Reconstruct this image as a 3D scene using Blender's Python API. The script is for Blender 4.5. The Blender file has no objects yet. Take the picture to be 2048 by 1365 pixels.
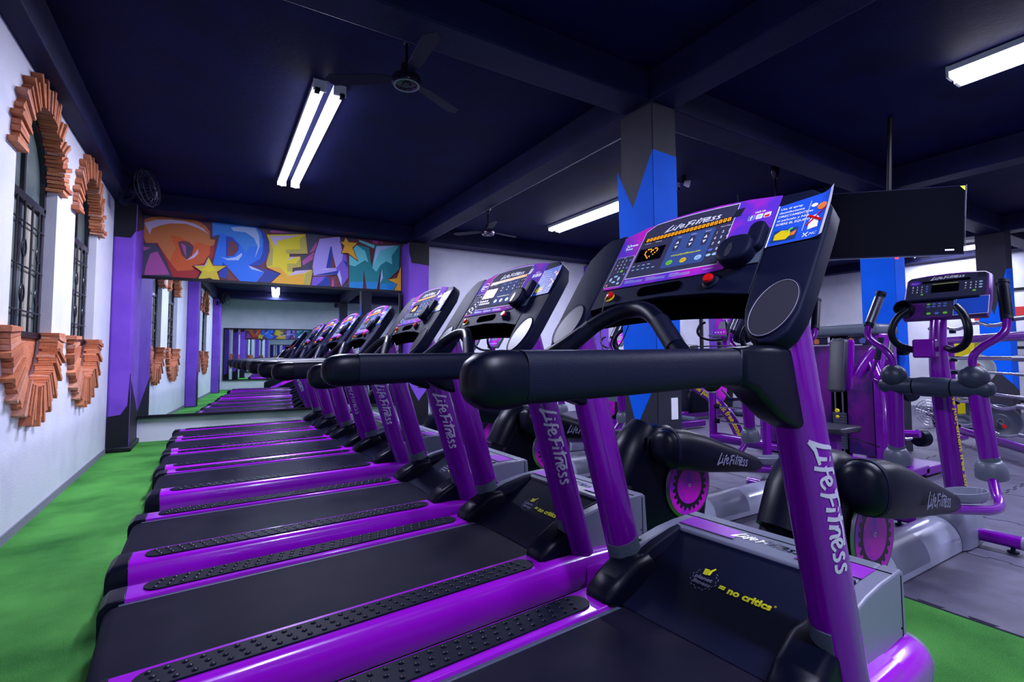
import bpy, math, random
import numpy as np
from mathutils import Vector, Matrix
from mathutils.geometry import tessellate_polygon
random.seed(7)
S = bpy.context.scene
PI = math.pi
# ------------------------------------------------------------------ camera
CAM = Vector((0, 0, 1.25))
RIGHT = Vector((0.85556596, -0.51767456, -0.00446551))
DOWN = Vector((0.02454516, 0.04917908, -0.99848833))
FWD = Vector((0.51711162, 0.85416302, 0.05478235))
cam = bpy.data.objects.new('camera', bpy.data.cameras.new('camera'))
S.collection.objects.link(cam)
cam.matrix_world = Matrix(((RIGHT.x, -DOWN.x, -FWD.x, CAM.x), (RIGHT.y, -DOWN.y, -FWD.y, CAM.y),
                           (RIGHT.z, -DOWN.z, -FWD.z, CAM.z), (0, 0, 0, 1)))
cam.data.sensor_width = 36
cam.data.lens = 990 / 2048 * 36
cam.data.shift_y = -22.5 / 2048
cam.data.clip_start = 0.02
S.camera = cam
# ------------------------------------------------------------------ world, exposure
w = bpy.data.worlds.new('world'); S.world = w; w.use_nodes = True
w.node_tree.nodes['Background'].inputs[0].default_value = (0.10, 0.11, 0.20, 1)
w.node_tree.nodes['Background'].inputs[1].default_value = 0.3
S.view_settings.view_transform = 'Standard'
S.view_settings.look = 'None'
S.view_settings.gamma = 1
S.view_settings.use_curve_mapping = False
S.view_settings.exposure = 0.1
# ------------------------------------------------------------------ tube lamps (centre x, y, length along y, height)
LAMP_COLOR = (0.69, 0.72, 1.0)
LAMPS = [(0.84, 5.90, 2.80, 3.62, 240), (0.84, -1.15, 2.3, 3.62, 170), (5.45, 6.05, 2.8, 3.62, 175),
         (5.42, 0.22, 2.7, 3.62, 200), (14.3, 4.45, 1.3, 3.62, 87), (10.0, 6.0, 2.4, 3.62, 159), (10.0, 0.3, 2.4, 3.62, 174)]
for lx, ly, ll, lz, lp in LAMPS:
    ld = bpy.data.lights.new('tube_light', 'AREA'); ld.shape = 'RECTANGLE'
    ld.size = 0.2; ld.size_y = ll; ld.energy = lp; ld.color = LAMP_COLOR
    lo = bpy.data.objects.new('tube_light', ld); lo.location = (lx, ly, lz - 0.075); S.collection.objects.link(lo)

# ------------------------------------------------------------------ helpers
def ray(u, v):
    return RIGHT * ((u - 1024) / 990) + DOWN * ((v - 660) / 990) + FWD
def on(u, v, ax, val):
    d = ray(u, v); return CAM + d * ((val - CAM[ax]) / d[ax])
def at(u, v, depth):
    return CAM + ray(u, v) * depth
def srgb(r, g, b):
    f = lambda c: (c / 255 / 12.92) if c / 255 <= 0.04045 else ((c / 255 + 0.055) / 1.055) ** 2.4
    return (f(r), f(g), f(b), 1)
def mat(name, col, rough=0.5, metal=0.0, coat=0.0, emit=None, estr=0, noise=None, bump=None, spec=None, alpha=None):
    """noise=(scale, colour2, lo, hi); bump=(scale, strength, distance)"""
    m = bpy.data.materials.new(name); m.use_nodes = True
    nt = m.node_tree; b = nt.nodes['Principled BSDF']
    b.inputs['Base Color'].default_value = col
    b.inputs['Roughness'].default_value = rough
    b.inputs['Metallic'].default_value = metal
    b.inputs['Coat Weight'].default_value = coat
    b.inputs['Coat Roughness'].default_value = 0.08
    if spec is not None: b.inputs['Specular IOR Level'].default_value = spec
    if emit: b.inputs['Emission Color'].default_value = emit; b.inputs['Emission Strength'].default_value = estr
    tc = nt.nodes.new('ShaderNodeTexCoord')
    if noise:
        n = nt.nodes.new('ShaderNodeTexNoise'); n.inputs['Scale'].default_value = noise[0]; n.inputs['Detail'].default_value = 5
        r = nt.nodes.new('ShaderNodeValToRGB')
        r.color_ramp.elements[0].position = noise[2]; r.color_ramp.elements[1].position = noise[3]
        r.color_ramp.elements[0].color = col; r.color_ramp.elements[1].color = noise[1]
        nt.links.new(tc.outputs['Object'], n.inputs['Vector']); nt.links.new(n.outputs['Fac'], r.inputs['Fac'])
        nt.links.new(r.outputs['Color'], b.inputs['Base Color'])
    if bump:
        n = nt.nodes.new('ShaderNodeTexNoise'); n.inputs['Scale'].default_value = bump[0]; n.inputs['Detail'].default_value = 4
        bp = nt.nodes.new('ShaderNodeBump'); bp.inputs['Strength'].default_value = bump[1]; bp.inputs['Distance'].default_value = bump[2]
        nt.links.new(tc.outputs['Object'], n.inputs['Vector']); nt.links.new(n.outputs['Fac'], bp.inputs['Height'])
        nt.links.new(bp.outputs['Normal'], b.inputs['Normal'])
    if alpha is not None: b.inputs['Alpha'].default_value = alpha
    return m
M = {}
M['white_wall'] = mat('white_wall', srgb(214, 214, 226), 0.75, noise=(3, srgb(198, 200, 218), .45, .8), bump=(60, .35, .004))
M['ceiling'] = mat('ceiling_paint', srgb(9, 13, 68), 0.7, noise=(2, srgb(5, 8, 52), .4, .7), bump=(25, .35, .006), spec=.12)
M['beam'] = mat('beam_paint', srgb(18, 22, 68), 0.6, noise=(4, srgb(12, 16, 54), .4, .7), bump=(18, .3, .006), spec=.2)
M['charcoal'] = mat('charcoal_paint', srgb(42, 42, 58), 0.6, spec=.25, noise=(6, srgb(38, 38, 52), .4, .7), bump=(30, .3, .004))
M['black_paint'] = mat('black_paint', srgb(14, 14, 26), 0.5, spec=.3, bump=(30, .2, .003))
M['blue_paint'] = mat('blue_paint', srgb(0, 96, 228), 0.65, noise=(2, srgb(0, 86, 214), .4, .7), bump=(20, .15, .003), spec=.12)
M['purple_paint'] = mat('purple_wall_paint', srgb(122, 76, 192), 0.6, noise=(3, srgb(108, 66, 178), .4, .7), bump=(30, .2, .003), spec=.15)
M['purple'] = mat('purple_enamel', srgb(106, 0, 146), 0.22, coat=0.3, spec=.4)
M['purple_side'] = mat('purple_side_plastic', srgb(158, 16, 204), 0.22, coat=0.4)
M['plastic'] = mat('black_plastic', srgb(8, 13, 40), 0.6, spec=.12)
M['plastic_tex'] = mat('textured_black_plastic', srgb(8, 12, 37), 0.5, spec=.18, bump=(420, .5, .0012))
M['rubber'] = mat('black_rubber', srgb(4, 8, 26), 0.36, spec=.17)
M['foot_rubber'] = mat('foot_rail_rubber', srgb(4, 8, 30), 0.5, spec=.1)
M['belt'] = mat('belt', srgb(13, 13, 32), 0.6, spec=.07, noise=(5, srgb(22, 20, 38), .45, .7), bump=(700, .2, .0006))
M['grey_plastic'] = mat('grey_plastic', srgb(112, 118, 136), 0.38, noise=(2, srgb(124, 120, 150), .4, .7))
M['grey_dark'] = mat('dark_grey_plastic', srgb(74, 84, 100), 0.4)
M['holder'] = mat('holder_grey', srgb(50, 50, 60), 0.3, spec=.5)
M['trainer_plastic'] = mat('trainer_plastic', srgb(40, 47, 66), 0.4, spec=.3)
M['cup_grey'] = mat('cup_grey', srgb(88, 92, 110), 0.4)
M['chrome'] = mat('chrome', srgb(205, 205, 215), 0.12, metal=1)
M['steel'] = mat('steel', srgb(150, 150, 165), 0.3, metal=1)
M['tape'] = mat('reflective_print', srgb(185, 180, 205), 0.4)
M['print_white'] = mat('white_print', srgb(235, 235, 245), 0.5, spec=.2)
M['print_yellow'] = mat('yellow_print', srgb(225, 225, 20), 0.5)
M['print_black'] = mat('black_print', srgb(30, 32, 48), 0.4)
M['gap'] = mat('dark_gap', srgb(2, 2, 5), 0.9, spec=0)
M['mirror'] = mat('mirror_glass', srgb(222, 232, 236), 0.0, metal=1)
M['red'] = mat('red_plastic', srgb(205, 12, 12), 0.3)
M['yellow'] = mat('yellow_plastic', srgb(225, 205, 20), 0.35)
M['screen'] = mat('black_screen', srgb(4, 5, 12), 0.12, spec=.12)
M['led'] = mat('orange_led', srgb(240, 140, 10), 0.5, emit=(1.0, 0.36, 0.01, 1), estr=1.1)
M['led_red'] = mat('red_led', (1, 0, 0, 1), 0.5, emit=(1, 0.02, 0.02, 1), estr=3)
M['lcd'] = mat('grey_lcd', srgb(120, 120, 130), 0.3)
M['tube'] = mat('lit_tube', (1, 1, 1, 1), 0.5, emit=(0.93, 0.94, 1, 1), estr=14)
M['fixture'] = mat('fixture_white', srgb(225, 225, 235), 0.3)
M['bottle_glass'] = mat('window_glass', srgb(70, 84, 84), 0.35, noise=(6, srgb(96, 108, 106), .4, .7))
M['window_frame'] = mat('window_frame_black', srgb(22, 22, 34), 0.3)
M['cream'] = mat('cream_blind', srgb(150, 145, 130), 0.7)
M['kerb'] = mat('grey_skirting', srgb(120, 120, 135), 0.7)
M['clear'] = mat('silver_tube_cover', srgb(168, 172, 196), 0.16, coat=.5)
M['fan_metal'] = mat('fan_dark_metal', srgb(60, 50, 72), 0.22, metal=.8)
M['pad'] = mat('black_vinyl', srgb(40, 42, 54), 0.4)
M['grey_plate'] = mat('grey_plate', srgb(150, 158, 160), 0.45)
M['black_plate'] = mat('black_plate', srgb(62, 66, 84), 0.42)

class MB:
    def __init__(s): s.v = []; s.f = []; s.m = []
    def add(s, v, f, mi=0):
        o = len(s.v); s.v += [tuple(p) for p in v]; s.f += [tuple(i + o for i in q) for q in f]; s.m += [mi] * len(f); return s
    def box(s, a, b, mi=0):
        x0, y0, z0 = a; x1, y1, z1 = b
        v = [(x0, y0, z0), (x1, y0, z0), (x1, y1, z0), (x0, y1, z0), (x0, y0, z1), (x1, y0, z1), (x1, y1, z1), (x0, y1, z1)]
        return s.add(v, [(3, 2, 1, 0), (4, 5, 6, 7), (0, 1, 5, 4), (1, 2, 6, 5), (2, 3, 7, 6), (3, 0, 4, 7)], mi)
    def loft(s, rings, cap=True, closed=False, mi=0):
        n = len(rings[0]); v = [p for r in rings for p in r]; f = []
        k = len(rings)
        for i in range(k if closed else k - 1):
            for j in range(n):
                a = i * n + j; b = i * n + (j + 1) % n; c = ((i + 1) % k) * n + (j + 1) % n; d = ((i + 1) % k) * n + j
                f.append((a, b, c, d))
        if cap and not closed:
            f.append(tuple(range(n))[::-1]); f.append(tuple((k - 1) * n + j for j in range(n)))
        return s.add(v, f, mi)
    def tube(s, pts, r, seg=12, cap=True, mi=0, smooth=0):
        pts = [Vector(p) for p in pts]
        rs = list(r) if isinstance(r, (list, tuple)) else [r] * len(pts)
        for _ in range(smooth):
            q = [pts[0]]; qr = [rs[0]]
            for i in range(len(pts) - 1):
                q += [pts[i].lerp(pts[i + 1], .25), pts[i].lerp(pts[i + 1], .75)]; qr += [rs[i] * .75 + rs[i + 1] * .25, rs[i] * .25 + rs[i + 1] * .75]
            q.append(pts[-1]); qr.append(rs[-1]); pts, rs = q, qr
        t0 = (pts[1] - pts[0]).normalized()
        up = Vector((0, 0, 1)) if abs(t0.z) < .9 else Vector((1, 0, 0))
        u = t0.cross(up).normalized(); rings = []
        for i, p in enumerate(pts):
            if i == 0: t = t0
            elif i == len(pts) - 1: t = (pts[i] - pts[i - 1]).normalized()
            else: t = ((pts[i + 1] - pts[i]).normalized() + (pts[i] - pts[i - 1]).normalized()).normalized()
            u = (u - t * u.dot(t)).normalized(); w2 = t.cross(u)
            rings.append([p + (u * math.cos(a) + w2 * math.sin(a)) * rs[i] for a in [2 * PI * j / seg for j in range(seg)]])
        return s.loft(rings, cap, mi=mi)
    def prism(s, poly, fn, h0, h1, mi=0):
        """poly 2D, fn(a,b,h)->3D; tessellated caps"""
        n = len(poly); tr = tess(poly)
        v = [fn(a, b, h0) for a, b in poly] + [fn(a, b, h1) for a, b in poly]
        f = [t[::-1] for t in tr] + [tuple(i + n for i in t) for t in tr] + [(i, (i + 1) % n, n + (i + 1) % n, n + i) for i in range(n)]
        return s.add(v, f, mi)
    def rprism(s, poly, fn, h0, h1, r, k=4, mi=0, hole=None):
        """prism whose two rims are rounded with radius r (poly counter-clockwise)"""
        n = len(poly); N = []
        for i in range(n):
            p, q, t = poly[i - 1], poly[i], poly[(i + 1) % n]
            e1 = (q[0] - p[0], q[1] - p[1]); e2 = (t[0] - q[0], t[1] - q[1])
            l1 = math.hypot(*e1) or 1; l2 = math.hypot(*e2) or 1
            nx, ny = e1[1] / l1 + e2[1] / l2, -e1[0] / l1 - e2[0] / l2; l = math.hypot(nx, ny) or 1
            m_ = min(1.6, 2 / max(l, .5)) 
            N.append((nx / l * m_, ny / l * m_))
        area = sum(poly[i - 1][0] * poly[i][1] - poly[i][0] * poly[i - 1][1] for i in range(n))
        sg = 1 if area > 0 else -1
        rings = []
        sgn = 1 if h1 > h0 else -1
        for i in range(k + 1):
            a_ = PI / 2 * i / k; d = r * (1 - math.sin(a_)); hh = h0 + sgn * r * (1 - math.cos(a_))
            rings.append([fn(p[0] - sg * v[0] * d, p[1] - sg * v[1] * d, hh) for p, v in zip(poly, N)])
        for i in range(k + 1):
            a_ = PI / 2 * (1 - i / k); d = r * (1 - math.sin(a_)); hh = h1 - sgn * r * (1 - math.cos(a_))
            rings.append([fn(p[0] - sg * v[0] * d, p[1] - sg * v[1] * d, hh) for p, v in zip(poly, N)])
        o = len(s.v); s.loft(rings, cap=False, mi=mi)
        tr = tess(poly); last = o + (len(rings) - 1) * n
        s.f += [tuple(i + o for i in t[::-1]) for t in tr]; s.m += [mi] * len(tr)
        if hole:
            ho = len(s.v); s.v += [tuple(fn(p, q, h1)) for p, q in hole]; s.m_hole = ho
            t2 = tessellate_polygon([[Vector((p, q, 0)) for p, q in poly], [Vector((p, q, 0)) for p, q in hole]])
            s.f += [tuple((i + last) if i < n else (i - n + ho) for i in t) for t in t2]; s.m += [mi] * len(t2)
        else:
            s.f += [tuple(i + last for i in t) for t in tr]; s.m += [mi] * len(tr)
        return s
    def flat(s, poly, fn, h, mi=0):
        return s.add([fn(a, b, h) for a, b in poly], tess(poly), mi)
    def lathe(s, prof, c, axis=(0, 0, 1), seg=24, mi=0):
        """prof [(r, h)] around axis through c"""
        ax = Vector(axis).normalized(); c = Vector(c)
        u = ax.orthogonal().normalized(); w2 = ax.cross(u)
        rings = [[c + ax * h + (u * math.cos(a) + w2 * math.sin(a)) * max(r, 1e-4) for a in [2 * PI * j / seg for j in range(seg)]] for r, h in prof]
        return s.loft(rings, True, mi=mi)
    def ball(s, c, r, seg=20, n=10, sc=(1, 1, 1), mi=0):
        c = Vector(c); rings = []
        for i in range(n + 1):
            th = PI * (i / n * .998 + .001)
            rings.append([c + Vector((sc[0] * r * math.sin(th) * math.cos(a), sc[1] * r * math.sin(th) * math.sin(a), -sc[2] * r * math.cos(th))) for a in [2 * PI * j / seg for j in range(seg)]])
        return s.loft(rings, True, mi=mi)

def tess(poly):
    t = tessellate_polygon([[Vector((a, b, 0)) for a, b in poly]])
    out = []
    for tri in t:
        a, b, c = [poly[i] for i in tri]
        cr = (b[0] - a[0]) * (c[1] - a[1]) - (b[1] - a[1]) * (c[0] - a[0])
        out.append(tuple(tri) if cr > 0 else tuple(tri)[::-1])
    return out

def build(name, mb, m, parent=None, bevel=0, angle=38, label=None, kind=None, seg=2, fix=True):
    me = bpy.data.meshes.new(name)
    me.from_pydata([tuple(p) for p in mb.v], [], mb.f)
    ms = m if isinstance(m, list) else [m]
    for x in ms: me.materials.append(M[x] if isinstance(x, str) else x)
    if len(ms) > 1:
        for p, i in zip(me.polygons, mb.m): p.material_index = i
    if fix:
        import bmesh
        bm = bmesh.new(); bm.from_mesh(me); bmesh.ops.recalc_face_normals(bm, faces=bm.faces[:]); bm.to_mesh(me); bm.free()
    me.shade_smooth(); me.set_sharp_from_angle(angle=math.radians(angle))
    o = bpy.data.objects.new(name, me); S.collection.objects.link(o)
    if parent: o.parent = parent
    if bevel:
        md = o.modifiers.new('bevel', 'BEVEL'); md.width = bevel; md.segments = seg; md.limit_method = 'ANGLE'; md.angle_limit = math.radians(40)
    if label: o['label'] = label
    if kind: o['kind'] = kind
    return o
def thing(name, label, cat, loc=(0, 0, 0), rz=0, group=None, parent=None):
    o = bpy.data.objects.new(name, None); S.collection.objects.link(o)
    o.location = loc; o.rotation_euler = (0, 0, rz); o.empty_display_size = .1
    o['label'] = label; o['category'] = cat
    if group: o['group'] = group
    return o
def tag(o, label, cat, group=None):
    o['label'] = label; o['category'] = cat
    if group: o['group'] = group
    return o
KIDS = {}
def kids(o):
    return [c for c in bpy.data.objects if c.parent == o]
def clone(o, parent=None, skip=()):
    c = o.copy(); S.collection.objects.link(c); c.parent = parent
    for ch in kids(o):
        if ch.name.split('.')[0] in skip: continue
        clone(ch, c)
    return c
def ring_yz(x, y, z, a, b, n=24, p=2.0, ex=None):
    """superellipse ring in the yz plane"""
    out = []
    for j in range(n):
        t = 2 * PI * j / n; c, s_ = math.cos(t), math.sin(t)
        out.append((x, y + a * math.copysign(abs(c) ** (2 / p), c), z + b * math.copysign(abs(s_) ** (2 / p), s_)))
    return out
def arc(cx, cy, r, a0, a1, n=16, ry=None):
    ry = ry or r
    return [(cx + r * math.cos(math.radians(a0 + (a1 - a0) * i / n)), cy + ry * math.sin(math.radians(a0 + (a1 - a0) * i / n))) for i in range(n + 1)]
def ell(cx, cy, rx, ry, n=20):
    return [(cx + rx * math.cos(2 * PI * i / n), cy + ry * math.sin(2 * PI * i / n)) for i in range(n)]
def rrect(x0, y0, x1, y1, r, n=4):
    return arc(x1 - r, y1 - r, r, 0, 90, n) + arc(x0 + r, y1 - r, r, 90, 180, n) + arc(x0 + r, y0 + r, r, 180, 270, n) + arc(x1 - r, y0 + r, r, 270, 360, n)
# -------- 2D lettering
_tc = {}
def text2d(s, bold=0.0, shear=0.0):
    k = (s, bold, shear)
    if k in _tc: return _tc[k]
    cu = bpy.data.curves.new('t', 'FONT'); cu.body = s; cu.size = 1; cu.offset = bold; cu.shear = shear; cu.resolution_u = 2
    o = bpy.data.objects.new('t', cu); S.collection.objects.link(o)
    dg = bpy.context.evaluated_depsgraph_get(); me = o.evaluated_get(dg).to_mesh()
    v = [(p.co.x, p.co.y) for p in me.vertices]; f = [tuple(p.vertices) for p in me.polygons]
    x0 = min(a for a, b in v); x1 = max(a for a, b in v)
    v = [((a - x0) / (x1 - x0), b) for a, b in v]; wd = x1 - x0
    o.evaluated_get(dg).to_mesh_clear(); bpy.data.objects.remove(o); bpy.data.curves.remove(cu)
    _tc[k] = (v, f, wd); return _tc[k]
def put_text(mb, s, x, y, wid, hgt, fn, h, mi=0, bold=0.0, shear=0.0, rot=0):
    """left baseline at x,y; total width wid, cap height hgt"""
    v, f, wd = text2d(s, bold, shear)
    c, sn = math.cos(rot), math.sin(rot)
    P = []
    for a, b in v:
        a2 = a * wid; b2 = b * hgt / 0.70
        P.append(fn(x + a2 * c - b2 * sn, y + a2 * sn + b2 * c, h))
    mb.add(P, f, mi)
def stroke(pts, w0, w1=None):
    """2D polyline -> list of quads (as polys) with round joints"""
    w1 = w0 if w1 is None else w1; out = []; n = len(pts)
    L = []; R = []
    for i, p in enumerate(pts):
        a = pts[max(i - 1, 0)]; b = pts[min(i + 1, n - 1)]
        dx, dy = b[0] - a[0], b[1] - a[1]; l = math.hypot(dx, dy) or 1
        wv = (w0 + (w1 - w0) * i / max(n - 1, 1)) / 2
        L.append((p[0] - dy / l * wv, p[1] + dx / l * wv)); R.append((p[0] + dy / l * wv, p[1] - dx / l * wv))
    return [[L[i], R[i], R[i + 1], L[i + 1]] for i in range(n - 1)]
def put_strokes(mb, strokes, fn, h, mi=0):
    for q in strokes:
        mb.add([fn(a, b, h) for a, b in q], [(0, 1, 2, 3)], mi)
def qc(pts, n=6):
    """smooth through control points (chaikin)"""
    for _ in range(2):
        q = [pts[0]]
        for i in range(len(pts) - 1):
            a, b = pts[i], pts[i + 1]
            q += [(a[0] * .75 + b[0] * .25, a[1] * .75 + b[1] * .25), (a[0] * .25 + b[0] * .75, a[1] * .25 + b[1] * .75)]
        q.append(pts[-1]); pts = q
    return pts
def script_word(W=1.45):
    """brushed script wordmark, 6.3 wide, cap height 1"""
    L = []
    def s(p, a=.13, b=.10): L.extend(stroke(qc(p), a * W, b * W))
    def ln(p, a=.14, b=.10):
        q = [p[0]]
        for i in range(len(p) - 1): q += [(p[i][0] + (p[i + 1][0] - p[i][0]) * k / 6, p[i][1] + (p[i + 1][1] - p[i][1]) * k / 6) for k in range(1, 7)]
        L.extend(stroke(q, a * W, b * W))
    ln([(.62, 1.12), (.36, .66), (-.10, -.30)], .10, .15); ln([(-.12, -.28), (.30, -.02), (.95, .10)], .15, .11)      # L
    ln([(.66, .02), (.86, .60)]); ln([(.93, .76), (.96, .84)], .13, .13)                                              # i
    s([(1.02, -.24), (1.22, .35), (1.42, .92), (1.66, .90)]); ln([(1.10, .42), (1.55, .50)], .11, .09)                 # f
    s([(1.50, .26), (1.94, .42), (1.90, .72), (1.58, .58), (1.54, .05), (1.76, -.04), (2.02, .18)], .12, .09)          # e
    ln([(2.16, -.16), (2.35, .30), (2.56, .88)], .10, .15); ln([(2.30, .84), (2.85, .98), (3.12, .96)], .15, .09); ln([(2.42, .40), (2.86, .48)], .12, .09)  # F
    ln([(2.86, .0), (3.06, .60)]); ln([(3.13, .74), (3.16, .82)], .13, .13)                                            # i
    ln([(3.26, .0), (3.68, 1.12)]); ln([(3.34, .76), (4.0, .88), (4.75, .80)], .12, .08)                                            # t
    ln([(3.62, .0), (3.82, .60)]); s([(3.68, .26), (3.98, .64), (4.18, .58), (4.04, .02), (4.16, -.04)], .12, .11)     # n
    s([(4.24, .26), (4.66, .42), (4.62, .72), (4.30, .58), (4.28, .05), (4.48, -.04), (4.72, .16)], .12, .09)          # e
    s([(5.26, .58), (5.06, .68), (4.90, .48), (5.16, .26), (5.08, -.02), (4.78, .02)], .12, .11)                         # s
    s([(5.78, .58), (5.58, .68), (5.42, .48), (5.68, .26), (5.60, -.02), (5.30, .02)], .12, .11)                         # s
    L = [[(x_, y_ * 1.0) for x_, y_ in q] for q in L]
    return L
WORD = script_word()
def put_word(mb, x, y, wid, hgt, fn, h, mi=0, rot=0):
    c, sn = math.cos(rot), math.sin(rot)
    for q in WORD:
        P = []
        for a, b in q:
            a2 = a * wid / 5.8; b2 = b * hgt
            P.append(fn(x + a2 * c - b2 * sn, y + a2 * sn + b2 * c, h))
        mb.add(P, [(0, 1, 2, 3)], mi)
def struct(name, mb, m, **k):
    o = build(name, mb, m, **k); o['kind'] = 'structure'; return o
# ================================================================== THE ROOM
XL, XR, YB, YS, ZC, ZB = -1.18, 14.9, 9.22, -4.4, 3.70, 3.42
TH = math.radians(-1.5)                       # the end wall runs slightly askew
def yb(x): return 9.27 + (x + 1.2) * math.tan(TH)
struct('floor', MB().box((XL - .3, YS - .3, -.12), (XR + .3, YB + .5, -.012)), 'kerb')
# artificial turf with mown nap, and interlocking rubber mats
def turf_mat():
    m = mat('turf', srgb(40, 150, 60), 0.9, bump=(900, 1.0, .012))
    nt = m.node_tree; b = nt.nodes['Principled BSDF']; tc = nt.nodes['Texture Coordinate']
    n1 = nt.nodes.new('ShaderNodeTexNoise'); n1.inputs['Scale'].default_value = 220; n1.inputs['Detail'].default_value = 3
    n2 = nt.nodes.new('ShaderNodeTexNoise'); n2.inputs['Scale'].default_value = 1.6; n2.inputs['Detail'].default_value = 4
    mx = nt.nodes.new('ShaderNodeMath'); mx.operation = 'MULTIPLY_ADD'; mx.inputs[1].default_value = .45; 
    nt.links.new(tc.outputs['Object'], n1.inputs['Vector']); nt.links.new(tc.outputs['Object'], n2.inputs['Vector'])
    nt.links.new(n1.outputs['Fac'], mx.inputs[0]); nt.links.new(n2.outputs['Fac'], mx.inputs[2])
    r = nt.nodes.new('ShaderNodeValToRGB'); nt.links.new(mx.outputs[0], r.inputs['Fac'])
    e = r.color_ramp.elements; e[0].position = .48; e[0].color = srgb(6, 128, 16); e[1].position = .84; e[1].color = srgb(104, 210, 84)
    nt.links.new(r.outputs['Color'], b.inputs['Base Color'])
    return m
M['turf'] = turf_mat()
M['mat_rubber'] = mat('rubber_mat', srgb(78, 75, 98), 0.55, noise=(9, srgb(64, 61, 82), .4, .7), bump=(160, .3, .002))
tf = struct('floor_turf', MB().box((XL, YS, -.012), (3.08, YB + .1, 0.004)), 'turf')
# mats: a metre square each, with jigsaw edges and open joints
mats = bpy.data.objects.new('floor_mats', None); S.collection.objects.link(mats); mats['kind'] = 'structure'
def mat_tile():
    g = .006; mb = MB(); pts = []
    tabs = 5
    def side(a, b, out):
        r = []
        for i in range(tabs):
            s0 = (i + .28) / tabs; s1 = (i + .72) / tabs
            d = .022 * out
            for s_, o_ in ((s0, 0), (s0 - .015, d), (s1 + .015, d), (s1, 0)):
                x = a[0] + (b[0] - a[0]) * s_; y = a[1] + (b[1] - a[1]) * s_
                nx, ny = (b[1] - a[1]), -(b[0] - a[0]); r.append((x + nx * o_, y + ny * o_))
        return [a] + r
    A, B, C, D = (g, g), (1 - g, g), (1 - g, 1 - g), (g, 1 - g)
    pts = side(A, B, 1) + side(B, C, 1) + side(C, D, -1) + side(D, A, -1)
    mb.prism(pts, lambda a, b, h: (a, b, h), -.012, .006)
    return mb
t0 = None
x = 3.09
for i in range(12):
    for j in range(14):
        px, py = 3.09 + i, YS + j
        if t0 is None:
            t0 = build('rubber_mat', mat_tile(), 'mat_rubber', mats, angle=30); o = t0
        else:
            o = t0.copy(); S.collection.objects.link(o)
        o.location = (px, py, 0)
# walls
def wall_with_holes():
    pass
WINS = [(5.12, 'window_1'), (6.84, 'window_2'), (1.55, 'window_3'), (-0.20, 'window_4')]
ZS, ZA = 1.45, 2.70   # sill, springing
def win_opening(c, r=.53):
    """outline (y, z) of the opening: arch, jambs and U-shaped bottom"""
    return [(c - r, ZS)] + [(c + r * math.cos(a), ZS - .44 * math.sin(a)) for a in [PI - PI * i / 16 for i in range(1, 16)]] + [(c + r, ZS)] + \
           [(c + r * math.cos(a), ZA + .50 * math.sin(a)) for a in [PI * i / 20 for i in range(0, 21)]]
mb = MB()
ys = sorted(WINS)
prev = YS
fnw = lambda a, b, h: (h, a, b)
for c, nm in ys:
    r = .53
    mb.prism([(prev, 0), (c - r, 0), (c - r, ZC), (prev, ZC)], fnw, XL, XL - .25)
    # below
    low = [(c - r, 0), (c + r, 0), (c + r, ZS)] + [(c + r * math.cos(a), ZS - .44 * math.sin(a)) for a in [PI * i / 16 for i in range(1, 16)]] + [(c - r, ZS)]
    mb.prism(low, fnw, XL, XL - .25)
    up = [(c - r, ZC), (c - r, ZA)] + [(c + r * math.cos(a), ZA + .50 * math.sin(a)) for a in [PI - PI * i / 20 for i in range(1, 20)]] + [(c + r, ZA), (c + r, ZC)]
    mb.prism(up, fnw, XL, XL - .25)
    prev = c + r
mb.prism([(prev, 0), (YB + .3, 0), (YB + .3, ZC), (prev, ZC)], fnw, XL, XL - .25)
struct('wall_left', mb, 'white_wall')
struct('wall_back', MB().prism([(XL - .2, yb(XL - .2)), (XR, yb(XR)), (XR, yb(XR) + .3 + .4), (XL - .2, YB + .6)], lambda a, b, h: (a, b, h), 0, ZC), 'white_wall')
struct('wall_front', MB().box((XL - .2, YS - .2, 0), (XR, YS, ZC)), 'white_wall')
struct('wall_right', MB().box((XR, YS - .2, 0), (XR + .2, YB + .5, ZC)), 'white_wall')
struct('ceiling', MB().box((XL - .25, YS - .2, ZC), (XR + .2, YB + .6, ZC + .15)), 'ceiling')
struct('baseboard_left', MB().box((XL, YS, 0), (XL + .012, 8.45, .07)), 'kerb')
# beams
BEX = [(-.18 + XL + .02, -1.03), (3.14, 3.43), (7.54, 7.83), (11.86, 12.2), (14.6, XR)]
n = 1
for k, (a, b) in enumerate(BEX):
    z0 = 3.39 if k == 0 else (3.5 if k == 4 else ZB)
    struct('trim_%d' % n, MB().box((max(a, XL), YS, z0), (b, yb(b), ZC)), 'beam', bevel=.012); n += 1
for (a, b) in ((2.90, 3.20), (-2.6, -2.3), (8.78, 9.4)):
    segs = []
    x0 = -1.03
    for (p, q) in BEX[1:]:
        mbm = MB()
        if b > 9: mbm.prism([(x0, yb(x0) - .42), (p, yb(p) - .42), (p, yb(p)), (x0, yb(x0))], lambda a_, b_, h: (a_, b_, h), ZB + .02, ZC)
        else: mbm.box((x0, a, ZB + .004), (p, b, ZC))
        struct('trim_%d' % n, mbm, 'beam', bevel=.012); n += 1
        x0 = q
# pipe along the back-left beam
def conduit(pts, r, label, name='ceiling_conduit'):
    tag(build(name, MB().tube(pts, r, 8), 'steel'), label, 'conduit')
conduit([(3.445, 3.3, ZB + .01), (3.445, 8.7, ZB + .01)], .004, 'thin pale conduit along the ceiling beam left of the blue zigzag column')
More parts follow.
